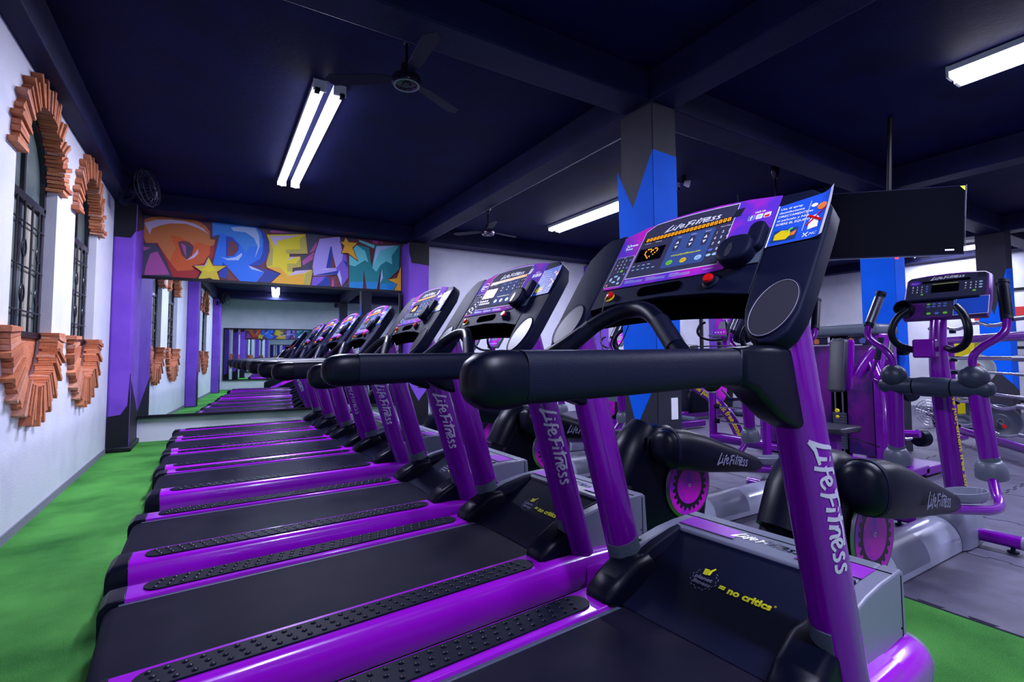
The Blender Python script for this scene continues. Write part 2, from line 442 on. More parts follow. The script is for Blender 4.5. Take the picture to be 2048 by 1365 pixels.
# free columns with painted zigzags
def column(x0, x1, y0, y1, label, blueW, blueS, name='column'):
    t = thing(name, label, 'column', ((x0 + x1) / 2, (y0 + y1) / 2, 0)); cx, cy = t.location.x, t.location.y
    build('shaft', MB().box((x0 - cx, y0 - cy, 0.006), (x1 - cx, y1 - cy, ZB + .0)), 'charcoal', t, bevel=.008)
    mb = MB()
    for p in blueW: mb.prism([(a - cy, b) for a, b in p], lambda a, b, h: (x0 - cx - h, a, b), -.002, .0015)
    for p in blueS: mb.prism([(a - cx, b) for a, b in p], lambda a, b, h: (a, y0 - cy - h, b), -.002, .0015)
    build('blue_paint', mb, 'blue_paint', t, label='bright blue zigzag paint')
    return t
def fw(u, v, x): p = on(u, v, 0, x); return (p.y, p.z)
def fs(u, v, y): p = on(u, v, 1, y); return (p.x, p.z)
C1 = (3.14, 3.43, 2.88, 3.26)
zl = lambda u, v: max(.0, 0)
W1 = [(3.257, 2.55), (3.257, .63 + .33), (3.08, .42), (2.883, .80), (2.883, 2.93), (3.075, 2.20)]
c1 = column(*C1, 'charcoal column with bright blue zigzag paint and a white card, between treadmills and cross trainers',
            [[fw(1235, 347, 3.14), (3.257, 1.05), fw(1274, 855, 3.14), (2.884, 1.05), (2.884, fw(1302, 300, 3.14)[1]), fw(1266, 417, 3.14)]],
            [[(3.142, fw(1302, 300, 3.14)[1]), (3.142, 1.05), (3.428, 1.2), (3.428, fs(1357, 316, 2.88)[1])]])
tag(build('wall_card', MB().box((3.295, 2.874, .72), (3.375, 2.880, .90)), 'print_white'), 'blank white card fixed low on the charcoal foot of the blue zigzag column', 'card')
column(7.54, 7.83, 2.87, 3.27, 'blue column with dark top behind the hanging television', 
       [[(2.874, .9), (3.05, .55), (3.266, 1.0), (3.266, 3.0), (2.874, 3.0)]], [[(7.542, .9), (7.828, .8), (7.828, 3.0), (7.542, 3.0)]])
column(11.86, 12.2, 2.87, 3.27, 'blue column with a black downward spike at its top, at far right',
       [[(2.874, .75), (3.266, 1.2), (3.266, 2.55), (3.20, 2.5), (3.06, 1.95), (2.874, 2.75)]], [[(11.862, .75), (12.198, .6), (12.198, 2.8), (11.862, 2.75)]])
column(7.54, 7.83, -2.65, -2.3, 'blue column on the near side of the room, outside the picture', [], [])
column(3.14, 3.43, -2.65, -2.3, 'blue column behind the camera beside the treadmill aisle', [[(-2.6, .6), (-2.34, .6), (-2.34, 3), (-2.6, 3)]], [[(3.15, .6), (3.42, .6), (3.42, 3), (3.15, 3)]])
# wall pilasters
def pilaster(nm, x0, x1, y0, y1, kpoly, top):
    """purple pilaster with a dark foot and dark top, zigzag joint on the -y face"""
    t = bpy.data.objects.new(nm, None); S.collection.objects.link(t); t['kind'] = 'structure'
    build('pilaster_shaft', MB().box((x0, y0, 0), (x1, y1, 3.39)), 'purple_paint', t, bevel=.03, seg=3)
    mb = MB()
    for p in kpoly: mb.prism(p, lambda a, b, h: (a, y0 - h, b), -.01, .002)
    for p in top: mb.prism(p, lambda a, b, h: (x1 + h, a, b), -.01, .002)
    build('pilaster_paint', mb, 'black_paint', t, label='black painted foot and top')
    return t
pilaster('trim_30', XL, -.93, 8.42, yb(-1), [[(-1.17, .0), (-.935, 0), (-.935, 1.05), (-.96, .62), (-1.03, .5), (-1.17, .48)], [(-1.17, 3.38), (-.935, 3.38), (-.935, 3.0), (-.99, 2.9), (-1.17, 2.9)]],
         [[(8.45, 0), (9.2, 0), (9.2, .45), (8.45, .95)], [(8.45, 3.38), (9.2, 3.38), (9.2, 3.2), (8.45, 3.0)]])
build_band = struct('trim_31', MB().box((XL, 8.39, 0), (-.90, yb(-1), .075)), 'black_paint', bevel=.02)
for k, px in enumerate((3.07, 7.45, 11.8)):
    pilaster('trim_%d' % (32 + k), px, px + .40, yb(px) - .42, yb(px), [[(px + .005, 0), (px + .395, 0), (px + .395, .7), (px + .2, .45), (px + .005, .8)], [(px + .005, 3.39), (px + .395, 3.39), (px + .395, 2.98), (px + .05, 3.0), (px + .005, 3.2)]],
             [])
for k, py in enumerate((2.9, -2.6)):
    pilaster('trim_%d' % (36 + k), XL, -.93, py, py + .34, [[(-1.17, 0), (-.935, 0), (-.935, 1.3), (-1.0, .6), (-1.17, .5)], [(-1.17, 3.38), (-.935, 3.38), (-.935, 2.7), (-1.05, 2.6), (-1.17, 2.6)]], [[(py + .02, 0), (py + .32, 0), (py + .32, 1.0), (py + .02, .5)]])
# windows: black frames, grilles, glass, brick surrounds
brick_cols = [srgb(204, 124, 86), srgb(216, 136, 94), srgb(188, 106, 68), srgb(212, 146, 118), srgb(198, 116, 74)]
BM = [mat('brick_clay', c, .8, noise=(30, tuple(x * .62 for x in c[:3]) + (1,), .4, .75), bump=(60, .6, .006)) for c in brick_cols]
BRK = []
for i in range(10):
    mb = MB(); rr = random.Random(i)
    j = lambda a: a + rr.uniform(-.003, .003)
    # unit brick: along x = radial length .17, y = thickness, z = depth into the wall
    L_, T_, D_ = .19, .0165, .115
    v = [(j(0), j(-T_ * .72), 0), (j(L_), j(-T_), 0), (j(L_), j(T_), 0), (j(0), j(T_ * .72), 0), (j(0), j(-T_ * .72), D_), (j(L_), j(-T_), D_), (j(L_), j(T_), D_), (j(0), j(T_ * .72), D_)]
    mb.add(v, [(3, 2, 1, 0), (4, 5, 6, 7), (0, 1, 5, 4), (1, 2, 6, 5), (2, 3, 7, 6), (3, 0, 4, 7)])
    me = bpy.data.meshes.new('brick'); me.from_pydata(mb.v, [], mb.f); me.materials.append(BM[i % 5]); BRK.append(me)
def brick(parent, y, z, ang, ln, depth_out, rnd, tk=1.0):
    o = bpy.data.objects.new('brick', rnd.choice(BRK)); S.collection.objects.link(o); o.parent = parent
    # local x -> radial direction (cos, sin) in y,z ; local z -> +X
    c, s_ = math.cos(ang), math.sin(ang)
    R = Matrix(((0, 0, 1, 0), (c, -s_, 0, 0), (s_, c, 0, 0), (0, 0, 0, 1)))
    o.matrix_local = Matrix.Translation((XL - .115 + depth_out, y, z)) @ R @ Matrix.Diagonal((ln / .19, tk, 1, 1))
def window(c, nm):
    w_ = bpy.data.objects.new(nm, None); S.collection.objects.link(w_); w_['kind'] = 'structure'
    rnd = random.Random(int(c * 100)); xf = XL - .10
    op = win_opening(c, .53)
    # back panel filling the U below the sill (brown render) and the lunette glass above
    build('lower_panel', MB().prism([(c - .53, ZS - .02)] + [(c + .53 * math.cos(a), ZS - .44 * math.sin(a)) for a in [PI - PI * i / 16 for i in range(1, 16)]] + [(c + .53, ZS - .02)], fnw, xf - .06, xf + .012), BM[0], w_)
    fr = MB()
    fr.box((xf - .04, c - .53, ZS - .03), (xf + .035, c + .53, ZS + .015))           # bottom rail
    fr.box((xf - .03, c - .53, 2.46), (xf + .03, c + .53, 2.52))                      # transom
    for y0 in (c - .53, c + .47, c - .03): fr.box((xf - .03, y0, ZS), (xf + .025 - (.02 if y0 == c - .03 else 0), y0 + .06, 2.49))
    for i in range(20):
        a0, a1 = PI * i / 20, PI * (i + 1) / 20
        P = [(c + r * math.cos(a), 2.66 + q * math.sin(a)) for a, r, q in ((a0, .53, .53), (a1, .53, .53), (a1, .48, .48), (a0, .48, .48))]
        fr.prism(P, fnw, xf - .03, xf + .03)
    fr.box((xf - .03, c - .53, 2.49), (xf + .03, c - .48, 2.68)); fr.box((xf - .03, c + .48, 2.49), (xf + .03, c + .53, 2.68))
    fr.box((xf - .03, c - .02, 2.5), (xf + .02, c + .02, 3.16))
    build('window_frame', fr, 'window_frame', w_)
    gl = MB(); gl.prism([(c - .5, 2.5)] + [(c + .5 * math.cos(a), 2.66 + .5 * math.sin(a)) for a in [PI - PI * i / 16 for i in range(17)]] + [(c + .5, 2.5)], fnw, xf - .012, xf - .004)
    gl.box((xf - .012, c - .5, ZS), (xf - .004, c + .5, 2.47))
    build('pane', gl, 'bottle_glass', w_)
    cr = MB()
    for y0 in (c - .40, c + .12): cr.box((xf - .004, y0, ZS + .02), (xf + .002, y0 + .26, 2.45))
    build('blind', cr, 'cream', w_)
    g = MB()
    for k in range(5):
        y0 = c - .36 + k * .18
        g.tube([(xf + .03, y0, ZS), (xf + .03, y0, 2.47)], .008, 6)
        for zz in (1.75, 2.1):
            if k % 2 == 0: g.tube([(xf + .032, y0 + .05 * math.cos(a), zz + .07 * math.sin(a)) for a in [PI * 2 * i / 12 for i in range(13)]], .006, 5)
    for zz in (1.62, 1.96, 2.3): g.tube([(xf + .03, c - .5, zz), (xf + .03, c + .5, zz)], .007, 6)
    build('iron_grille', g, 'window_frame', w_)
    # bricks over the arch
    N = 46
    for i in range(N):
        a = -.04 + (PI + .08) * (i + .5) / N
        long_ = (i % 4 == 1); ln = .180 + (.055 if long_ else rnd.uniform(-.005, .012))
        y, z = c + .485 * math.cos(a), ZA + .485 * math.sin(a)
        brick(w_, y, z, a + rnd.uniform(-.012, .012), ln, .045 + rnd.uniform(-.006, .01) + (.012 if long_ else 0), rnd, 1.12)
    # bricks round the lower U: more ragged, corbelled outwards
    N = 50
    for i in range(N):
        a = PI + PI * (i + .5) / N
        long_ = (i % 4 == 0); ln = .19 + (.05 if long_ else rnd.uniform(-.01, .015))
        y, z = c + .475 * math.cos(a), ZS + .02 + .43 * math.sin(a)
        ang = math.atan2(math.sin(a) * 1.15, math.cos(a))
        brick(w_, y, z, ang + rnd.uniform(-.015, .015), ln * (1 + .25 * abs(math.sin(a)) ** 2), .055 + rnd.uniform(-.006, .012) + (.014 if long_ else 0), rnd, 1.1)
    build('sill_tiles', MB().box((XL - .12, c - .70, ZS - .005), (XL + .06, c - .52, ZS + .022)).box((XL - .12, c + .52, ZS - .005), (XL + .06, c + .70, ZS + .022)), BM[1], w_)
for c, nm in WINS: window(c, nm)
struct('trim_50', MB().box((XL - .4, YS, 1.0), (XL - .38, YB, 3.5)), 'bottle_glass')

# ------------------------------------------------------------------ tube fixtures
def fixture(lx, ly, ll, lz, label, group=None):
    t = thing('ceiling_light', label, 'light', (lx, ly, lz), 0, group)
    h = ll / 2
    for sx in (-1, 1):
        x0 = sx * .085
        mb = MB().box((x0 - .05, -h, .03), (x0 + .05, h, .078))
        mb.box((x0 - .055, -h - .01, -.02), (x0 + .055, -h + .01, .078)); mb.box((x0 - .055, h - .01, -.02), (x0 + .055, h + .01, .078))
        build('housing', mb, 'fixture', t)
        build('tube', MB().tube([(x0, -h + .03, -.008), (x0, h - .03, -.008)], .028, 10), 'tube', t)
        build('socket', MB().box((x0 - .02 + .02 * sx, -h - .02, -.035), (x0 + .02 + .02 * sx, -h + .035, .0)), 'plastic', t)
    return t
LL = ['lit double tube light above the treadmill belts', 'lit double tube light behind the camera over the aisle', 'lit double tube light at the left of the blue zigzag column',
      'lit double tube light at the upper right corner', 'lit double tube light below the hanging television at the far wall', 'lit tube light over the far half of the room', 'lit tube light over the near right part of the room']
for (lx, ly, ll, lz, lp), lb in zip(LAMPS, LL): fixture(lx, ly, ll, lz, lb)
# ceiling fans at rest
def ceiling_fan(x, y, drop, rz, label):
    t = thing('ceiling_fan', label, 'fan', (x, y, ZC), rz)
    build('canopy', MB().lathe([(.045, 0), (.055, -.01), (.05, -.09), (.03, -.12), (.028, -.14), (.02, -.15)], (0, 0, 0)), 'fan_metal', t)
    build('downrod', MB().tube([(0, 0, -.13), (0, 0, -drop + .06)], .011, 10), 'fan_metal', t)
    mo = build('motor', MB().lathe([(.035, -drop + .12), (.042, -drop + .11), (.045, -drop + .04), (.06, -drop + .035), (.10, -drop + .02), (.105, -drop - .01), (.10, -drop - .035), (.075, -drop - .04), (.07, -drop - .03), (.035, -drop - .032), (.03, -drop - .045), (.001, -drop - .045)], (0, 0, 0), seg=32), 'fan_metal', t)
    build('trim_ring', MB().lathe([(.088, -drop - .030), (.093, -drop - .042), (.083, -drop - .042), (.080, -drop - .030)], (0, 0, 0), seg=32), 'steel', mo)
    for k in range(3):
        a = k * 2 * PI / 3; c, s_ = math.cos(a), math.sin(a)
        P = [(.10, -.02), (.2, -.055), (.55, -.07), (.60, 0), (.55, .05), (.2, .05), (.10, .02)]
        build('blade', MB().prism(P, lambda u, v, h: (c * u - s_ * v, s_ * u + c * v, -drop + .012 + v * .15 + h), 0, .004), 'fan_blade', t)
    return t
M['fan_blade'] = mat('fan_blade', srgb(12, 14, 46), .6, spec=.2)
ceiling_fan(1.17, 3.41, .42, .5, 'dark ceiling fan nearest the camera, right of the double tube light')
ceiling_fan(3.72, 6.87, .46, .2, 'dark ceiling fan hanging near the end wall, above the far consoles')
ceiling_fan(6.21, 3.63, .55, .9, 'dark ceiling fan whose rod drops behind the nearest console')
# wall fan at the pilaster
def wall_fan(loc, rz, label):
    t = thing('wall_fan', label, 'fan', loc, rz)
    build('bracket', MB().box((-.02, -.08, -.20), (.02, .08, -.06)).tube([(0, 0, -.15), (.10, 0, -.10), (.14, 0, 0)], .022, 10), 'plastic', t, bevel=.006)
    build('motor', MB().lathe([(.03, -.02), (.07, 0), (.08, .06), (.07, .13), (.04, .15)], (.08, 0, 0), (1, 0, .15)), 'plastic', t)
    g = MB(); ax = Vector((1, 0, .15)).normalized(); u = ax.orthogonal().normalized(); v = ax.cross(u); c0 = Vector((.27, 0, .03))
    for r, d in ((.235, 0), (.22, .05), (.22, -.05), (.14, .085), (.14, -.085), (.05, .095)):
        g.tube([c0 + ax * d + (u * math.cos(a) + v * math.sin(a)) * r for a in [2 * PI * i / 28 for i in range(29)]], .004 if r < .23 else .009, 5)
    for k in range(28):
        a = 2 * PI * k / 28; w_ = u * math.cos(a) + v * math.sin(a)
        g.tube([c0 + ax * .095 + w_ * .05, c0 + ax * .085 + w_ * .14, c0 + ax * .05 + w_ * .22, c0 + w_ * .235, c0 - ax * .05 + w_ * .22, c0 - ax * .085 + w_ * .14], .0022, 4)
    build('wire_guard', g, 'fan_guard', t)
    b = MB()
    for k in range(3):
        a = 2 * PI * k / 3; w_ = u * math.cos(a) + v * math.sin(a); w2 = u * math.cos(a + 1.2) + v * math.sin(a + 1.2)
        b.add([c0 + w_ * .04, c0 + w_ * .20 + ax * .02, c0 + (w_ + w2 * .9).normalized() * .20 - ax * .02, c0 + w2 * .05], [(0, 1, 2, 3)])
    build('blades', b, 'fan_blade', t)
    build('hub_badge', MB().lathe([(.03, 0), (.03, .012), (.001, .014)], c0 + ax * .092, ax), 'steel', t)
    build('power_cord', MB().tube([(0, -.06, .0), (-.06, -.10, .10), (.02, -.12, .20), (.12, -.10, .17), (.16, -.04, .08)], .006, 6, smooth=2), 'rubber', t)
M['fan_guard'] = mat('fan_guard_wire', srgb(70, 72, 90), .3, metal=.6)
wall_fan((-1.02, 7.9, 3.42), math.radians(-20), 'black wall fan on the beam above the purple pilaster')
wall_fan((-1.02, -2.3, 3.35), math.radians(20), 'black wall fan on the near pilaster, seen only in the wall mirror')
# ------------------------------------------------------------------ mirrors
def wall_mirror(p0, ang, wd, z0, z1, label, flip=1):
    t = thing('wall_mirror', label, 'mirror', p0, ang)
    f = .045
    build('mirror_glass', MB().box((f, -.008 * flip, z0 + f), (wd - f, .004 * flip, z1 - f)), 'mirror', t)
    fr = [MB().box((0, -.03, z0), (wd, .03, z0 + f)), MB().box((0, -.03, z1 - f), (wd, .03, z1)), MB().box((0, -.03, z0 + f), (f, .03, z1 - f)), MB().box((wd - f, -.03, z0 + f), (wd, .03, z1 - f))]
    for m_ in fr: build('frame_bar', m_, 'black_paint', t, bevel=.004)
    return t
wall_mirror((-1.0, 9.20, 0), math.radians(-2.9), 4.02, .36, 2.50, 'large black framed wall mirror under the DREAM mural, reflecting the row of treadmills')
wall_mirror((-1.0, YS + .035, 0), 0, 4.0, .36, 2.45, 'large black framed wall mirror on the wall behind the camera', -1)
# ------------------------------------------------------------------ mural (flat paint, traced at its true size on the end wall)
def mural():
    t = thing('wall_mural', 'graffiti mural of big coloured letters spelling DREAM with gold stars above the wall mirror', 'mural', (-.99, yb(-.99) - .012, 0), TH)
    mw = t.matrix_world = Matrix.Translation((-.99, yb(-.99) - .012, 0)) @ Matrix.Rotation(TH, 4, 'Z')
    nrm = Vector((math.sin(TH), -math.cos(TH), 0)); p0 = Vector((-.99, yb(-.99) - .012, 0)); ux = Vector((math.cos(TH), math.sin(TH), 0))
    def w2(u, v):
        d = ray(u, v); s_ = (p0 - CAM).dot(nrm) / d.dot(nrm); p = CAM + d * s_
        return ((p - p0).dot(ux), p.z)
    A = lambda L: [w2(270 + x / 7.062, 420 + y / 7.062) for x, y in L]
    B = lambda L: [w2(520 + x / 6.827, 440 + y / 6.827) for x, y in L]
    fn = lambda a, b, h: (a, -h, b)
    cols = dict(slate=(62, 62, 88), maroon=(108, 44, 62), orangeL=(196, 112, 58), orange=(205, 88, 30), red=(165, 34, 38), pale=(200, 180, 215), pink=(170, 78, 150),
                blue=(8, 108, 225), blueL=(45, 130, 220), blueD=(4, 52, 165), ice=(165, 190, 235), yellow=(222, 205, 12), olive=(180, 168, 70), gold=(226, 165, 34),
                lilac=(160, 145, 225), violet=(112, 80, 195), navy=(14, 50, 150), teal=(6, 122, 132), tealL=(96, 192, 200), cyan=(10, 128, 200), star=(205, 185, 40))
    names = list(cols); ms = [mat('mural_' + k, srgb(*cols[k]), .6) for k in names]
    h = [.0]
    def panel(nm, items, outline=None, base=.0):
        mb = MB(); hh = base
        if outline:
            for O, wd in outline:
                hh += .0004
                for q in stroke(O + [O[0]], wd): mb.add([fn(a, b, hh) for a, b in q], [(0, 1, 2, 3)], names.index('maroon'))
                for a, b in O: mb.flat(ell(a, b, wd / 2, wd / 2, 10), fn, hh, names.index('maroon'))
        for c_, P in items:
            hh += .0004; mb.flat(P, fn, hh, names.index(c_))
        build(nm, mb, ms, t, fix=False)
    TL, TR, BL, BR = w2(272, 424), w2(808, 488), w2(270, 553), w2(806, 592)
    mb = MB().prism([(BL[0], 2.47), (BR[0], 2.47), (TR[0], 3.45), (TL[0], 3.45)], fn, -.012, 0)
    build('painted_ground', mb, ms[0], t)
    for it in [('pink', A([(320, 590), (490, 915), (130, 920), (150, 810), (215, 620), (265, 600)])), ('pink', A([(45, 380), (90, 520), (230, 530), (140, 575), (60, 560)])),
                      ('maroon', A([(1010, 60), (1090, 150), (1090, 400), (1140, 420), (1100, 800), (1000, 1000), (880, 1000)])), ('maroon', A([(1830, 300), (2048, 300), (2048, 1020), (1500, 1020), (1200, 1000), (1300, 820)])),
                      ('pink', A([(1910, 300), (1950, 285), (2048, 295), (2048, 320), (1920, 318)])), ('pink', B([(140, 160), (190, 140), (400, 175), (180, 178)])),
                      ('navy', B([(-60, 640), (120, 690), (285, 735), (140, 850), (-60, 850)])),
                      ('pink', B([(670, 455), (770, 295), (778, 340), (745, 420)])), ('pink', B([(575, 560), (740, 435), (735, 530), (585, 625)])),
                      ('maroon', B([(1190, 330), (1330, 250), (1920, 320), (1915, 1000), (1205, 970)])), ('maroon', B([(930, 770), (1060, 770), (1110, 930), (1000, 950), (920, 940)])),
                      ('pink', B([(990, 790), (1010, 850), (1010, 930), (930, 945), (975, 910)])), ('pink', B([(1530, 280), (1610, 285), (1615, 325), (1550, 325)])), ('pink', B([(1640, 290), (1670, 295), (1675, 322), (1645, 318)]))]: panel('painted_shard', [it], base=.001 + h[0]); h[0] += .0001
    D = A([(70, 155), (250, 105), (470, 85), (700, 108), (880, 150), (1000, 230), (1055, 300), (1060, 415), (1135, 425), (1120, 495), (1090, 690), (1010, 760), (900, 905), (860, 970), (545, 965), (460, 745), (320, 470), (150, 465), (110, 330)])
    panel('letter_d', [('red', D),
        ('orange', A([(500, 355), (640, 370), (740, 405), (830, 495), (870, 455), (1060, 515), (1055, 620), (990, 740), (850, 790), (820, 850), (600, 865), (540, 800), (490, 730), (400, 600), (320, 480), (575, 545)])),
        ('orangeL', A([(70, 155), (250, 105), (470, 85), (700, 108), (880, 150), (1000, 230), (1055, 300), (1060, 415), (1135, 425), (1120, 495), (1060, 515), (870, 455), (830, 500), (640, 385), (500, 355), (575, 540), (490, 725), (320, 470), (150, 465), (110, 330)])),
        ('maroon', A([(605, 455), (680, 435), (770, 460), (832, 520), (805, 640), (735, 705), (660, 640)])), ('slate', A([(640, 470), (700, 470), (800, 540), (770, 640), (725, 680)])), ('pink', A([(648, 470), (720, 510), (722, 680)])),
        ('pale', A([(135, 185), (300, 142), (500, 137), (700, 160), (850, 200), (960, 260), (1030, 335), (900, 262), (720, 198), (500, 192), (340, 225), (240, 265), (210, 350)])),
        ('pale', A([(890, 545), (895, 620), (830, 680), (720, 718), (800, 660), (860, 600)]))], [(D, .035)], .004)
    Rr = A([(1090, 165), (1250, 175), (1500, 205), (1710, 235), (1830, 330), (1890, 430), (1903, 540), (1870, 700), (1760, 790), (1640, 800), (1830, 885), (1710, 1025), (1490, 1015), (1310, 815), (1290, 975), (1200, 950), (1190, 880), (1230, 790), (1100, 785), (1140, 600), (1200, 355), (1095, 380)])
    panel('letter_r', [('blueD', Rr), ('blue', A([(1090, 165), (1250, 175), (1500, 205), (1710, 235), (1790, 330), (1815, 450), (1805, 600), (1770, 690), (1600, 790), (1830, 885), (1710, 1025), (1490, 1015), (1310, 815), (1240, 740), (1230, 790), (1100, 785), (1140, 600), (1200, 355), (1095, 380)])),
        ('blueL', A([(1100, 170), (1500, 210), (1700, 240), (1780, 330), (1800, 520), (1640, 520), (1560, 600), (1480, 480), (1370, 370), (1280, 360), (1250, 330), (1100, 360)])),
        ('blueD', A([(1285, 370), (1380, 398), (1472, 500), (1465, 570), (1400, 650), (1285, 667)])), ('maroon', A([(1330, 440), (1400, 450), (1450, 520), (1440, 590), (1390, 640), (1310, 665)])),
        ('ice', A([(1350, 250), (1500, 240), (1700, 260), (1750, 350), (1760, 520), (1690, 690), (1735, 520), (1680, 400), (1560, 320), (1390, 300)])), ('ice', A([(1205, 665), (1300, 690), (1420, 670), (1505, 610), (1515, 640), (1460, 715), (1310, 715)])),
        ('ice', A([(1600, 790), (1640, 800), (1830, 885), (1640, 840)]))], [(Rr, .03)], .010)
    E_ = B([(90, 205), (620, 200), (650, 465), (400, 465), (400, 510), (550, 505), (560, 645), (440, 660), (440, 715), (720, 685), (680, 905), (150, 860), (290, 735), (90, 650), (85, 600), (130, 430), (125, 300)])
    panel('letter_e', [('yellow', E_), ('olive', B([(90, 205), (180, 400), (170, 620), (90, 650), (85, 600), (130, 430), (125, 300)])), ('olive', B([(540, 270), (620, 200), (650, 465), (360, 465), (355, 410), (545, 405)])), ('olive', B([(370, 600), (490, 600), (550, 510), (560, 645), (440, 660), (430, 715), (370, 705)])),
        ('olive', B([(720, 685), (680, 905), (590, 890), (610, 740)])), ('gold', B([(90, 650), (270, 650), (380, 770), (600, 740), (590, 885), (150, 860), (290, 735)])), ('pale', B([(130, 225), (560, 215), (240, 290), (215, 375)])), ('pale', B([(370, 550), (410, 515), (530, 510)])), ('pale', B([(380, 768), (480, 700), (690, 685), (600, 730)]))], [(E_, .035)], .016)
    A1 = B([(810, 265), (1085, 235), (1100, 330), (1130, 480), (1170, 480), (1195, 640), (1200, 790), (1110, 915), (1050, 745), (900, 760), (730, 765), (715, 640), (745, 470), (790, 330)])
    A2 = B([(720, 785), (890, 778), (945, 790), (950, 905), (700, 905)])
    panel('letter_a', [('lilac', A1), ('lilac', A2), ('violet', A2), ('violet', B([(1115, 560), (1130, 475), (1170, 480), (1195, 640), (1200, 790), (1110, 915), (1090, 700), (1050, 745), (1040, 660)])), ('navy', B([(975, 365), (990, 480), (970, 580), (965, 660), (900, 660), (930, 500), (958, 370)])),
        ('maroon', B([(990, 470), (1035, 660), (965, 660), (970, 580)])), ('navy', B([(735, 760), (1070, 695), (1050, 745), (900, 757)])), ('navy', B([(890, 780), (945, 790), (950, 905), (760, 905), (850, 830)])), ('ice', B([(1075, 690), (1110, 800), (1110, 905), (1060, 760)])), ('pale', B([(850, 670), (1030, 675), (860, 690)])), ('navy', B([(1130, 560), (1190, 580), (1190, 660)]))], [(A1, .03), (A2, .02)], .022)
    M1 = B([(1215, 480), (1330, 570), (1262, 400), (1320, 345), (1485, 385), (1505, 560), (1525, 650), (1570, 355), (1905, 350), (1890, 680), (1745, 820), (1860, 880), (1810, 975), (1630, 978), (1645, 660), (1590, 945), (1455, 955), (1412, 690), (1400, 942), (1215, 942)])
    panel('letter_m', [('teal', M1), ('cyan', B([(1215, 850), (1404, 850), (1400, 942), (1215, 942)])), ('cyan', B([(1438, 850), (1605, 850), (1590, 945), (1455, 955)])), ('cyan', B([(1635, 880), (1800, 860), (1860, 880), (1810, 975), (1630, 978)])),
        ('tealL', B([(1215, 490), (1325, 572), (1270, 400), (1310, 350), (1430, 430), (1475, 590), (1430, 555), (1290, 640), (1215, 620)])), ('tealL', B([(1580, 370), (1890, 362), (1790, 500), (1800, 615), (1720, 570), (1640, 620), (1580, 715), (1528, 660)])),
        ('tealL', B([(1345, 275), (1560, 350), (1550, 395), (1350, 305)])), ('ice', B([(1590, 365), (1850, 358), (1640, 420), (1540, 620)])), ('ice', B([(1660, 670), (1670, 800), (1630, 870)]))], [(M1, .02)], .028)
    s1 = A([(1040, 672), (1100, 795), (1290, 800), (1155, 880), (1212, 1035), (1060, 965), (890, 985), (950, 880), (835, 797), (985, 790)])
    s2 = B([(1165, 245), (1205, 310), (1325, 320), (1255, 385), (1325, 560), (1195, 455), (1112, 458), (1150, 360), (1095, 305), (1140, 305)])
    s3 = B([(1917, 640), (1862, 800), (1742, 820), (1868, 882), (1812, 998), (1917, 985)])
    panel('painted_star', [('star', s1), ('pale', A([(1040, 672), (1000, 800), (835, 797), (985, 790)])), ('yellow', A([(1040, 700), (1090, 800), (1150, 860), (1040, 880), (930, 850), (1000, 810)]))], [(s1, .03)], .034)
    panel('painted_star', [('gold', s2)], [(s2, .03)], .034); panel('painted_star', [('gold', s3)], [(s3, .02)], .034)
mural()
# ================================================================== TREADMILLS
# local frame: x forward from the rear end, y to the user's left, z = 0 on the deck
CD = Vector((.561, 0, .828)); CN = Vector((-.828, 0, .561)); CP = Vector((1.616, 0, 1.132))
def cf(u, t, h):           # console face: u to the user's right, t up the slope, h towards the user
    return CP + Vector((0, -u, 0)) + CD * t + CN * h
overlay_m = mat('console_overlay_purple', srgb(120, 40, 190), .75, spec=.1)
def _ov():
    nt = overlay_m.node_tree; b = nt.nodes['Principled BSDF']; tc = nt.nodes['Texture Coordinate']
    n = nt.nodes.new('ShaderNodeTexNoise'); n.inputs['Scale'].default_value = 7; n.inputs['Detail'].default_value = 6
    r = nt.nodes.new('ShaderNodeValToRGB'); e = r.color_ramp.elements
    e[0].position = .38; e[0].color = srgb(92, 48, 190); e[1].position = .62; e[1].color = srgb(198, 30, 186)
    nt.links.new(tc.outputs['Object'], n.inputs['Vector']); nt.links.new(n.outputs['Fac'], r.inputs['Fac']); nt.links.new(r.outputs['Color'], b.inputs['Base Color'])
_ov()
M['overlay'] = overlay_m
M['panel_dark'] = mat('panel_dark', srgb(52, 52, 78), .75, spec=.1)
M['panel_blue'] = mat('panel_blue', srgb(58, 82, 138), .75, spec=.1)
M['btn_green'] = mat('button_green', srgb(120, 215, 60), .4)
M['btn_yellow'] = mat('button_yellow', srgb(235, 205, 20), .4)
M['btn_ice'] = mat('button_ice', srgb(170, 215, 235), .4)
M['btn_blue'] = mat('button_blue', srgb(90, 110, 200), .4)
M['btn_navy'] = mat('button_navy', srgb(30, 62, 110), .4)
M['btn_pink'] = mat('button_pink', srgb(230, 110, 140), .4)
M['card_blue'] = mat('card_blue', srgb(34, 84, 205), .4, spec=.3)
M['card_orange'] = mat('card_orange', srgb(235, 125, 50), .4)
M['tail_tint'] = mat('cover_tint', srgb(150, 50, 190), .3)
M['logo_grey'] = mat('logo_grey', srgb(120, 120, 150), .4)
def fit_w(s, h): return text2d(s)[2] * h / .70
def txt(mb, s, x, y, h, fn, hh, mi, maxw=None, bold=0.0, center=False):
    wd = fit_w(s, h)
    if maxw: wd = min(wd, maxw)
    if center: x -= wd / 2
    put_text(mb, s, x, y, wd, h, fn, hh, mi, bold)

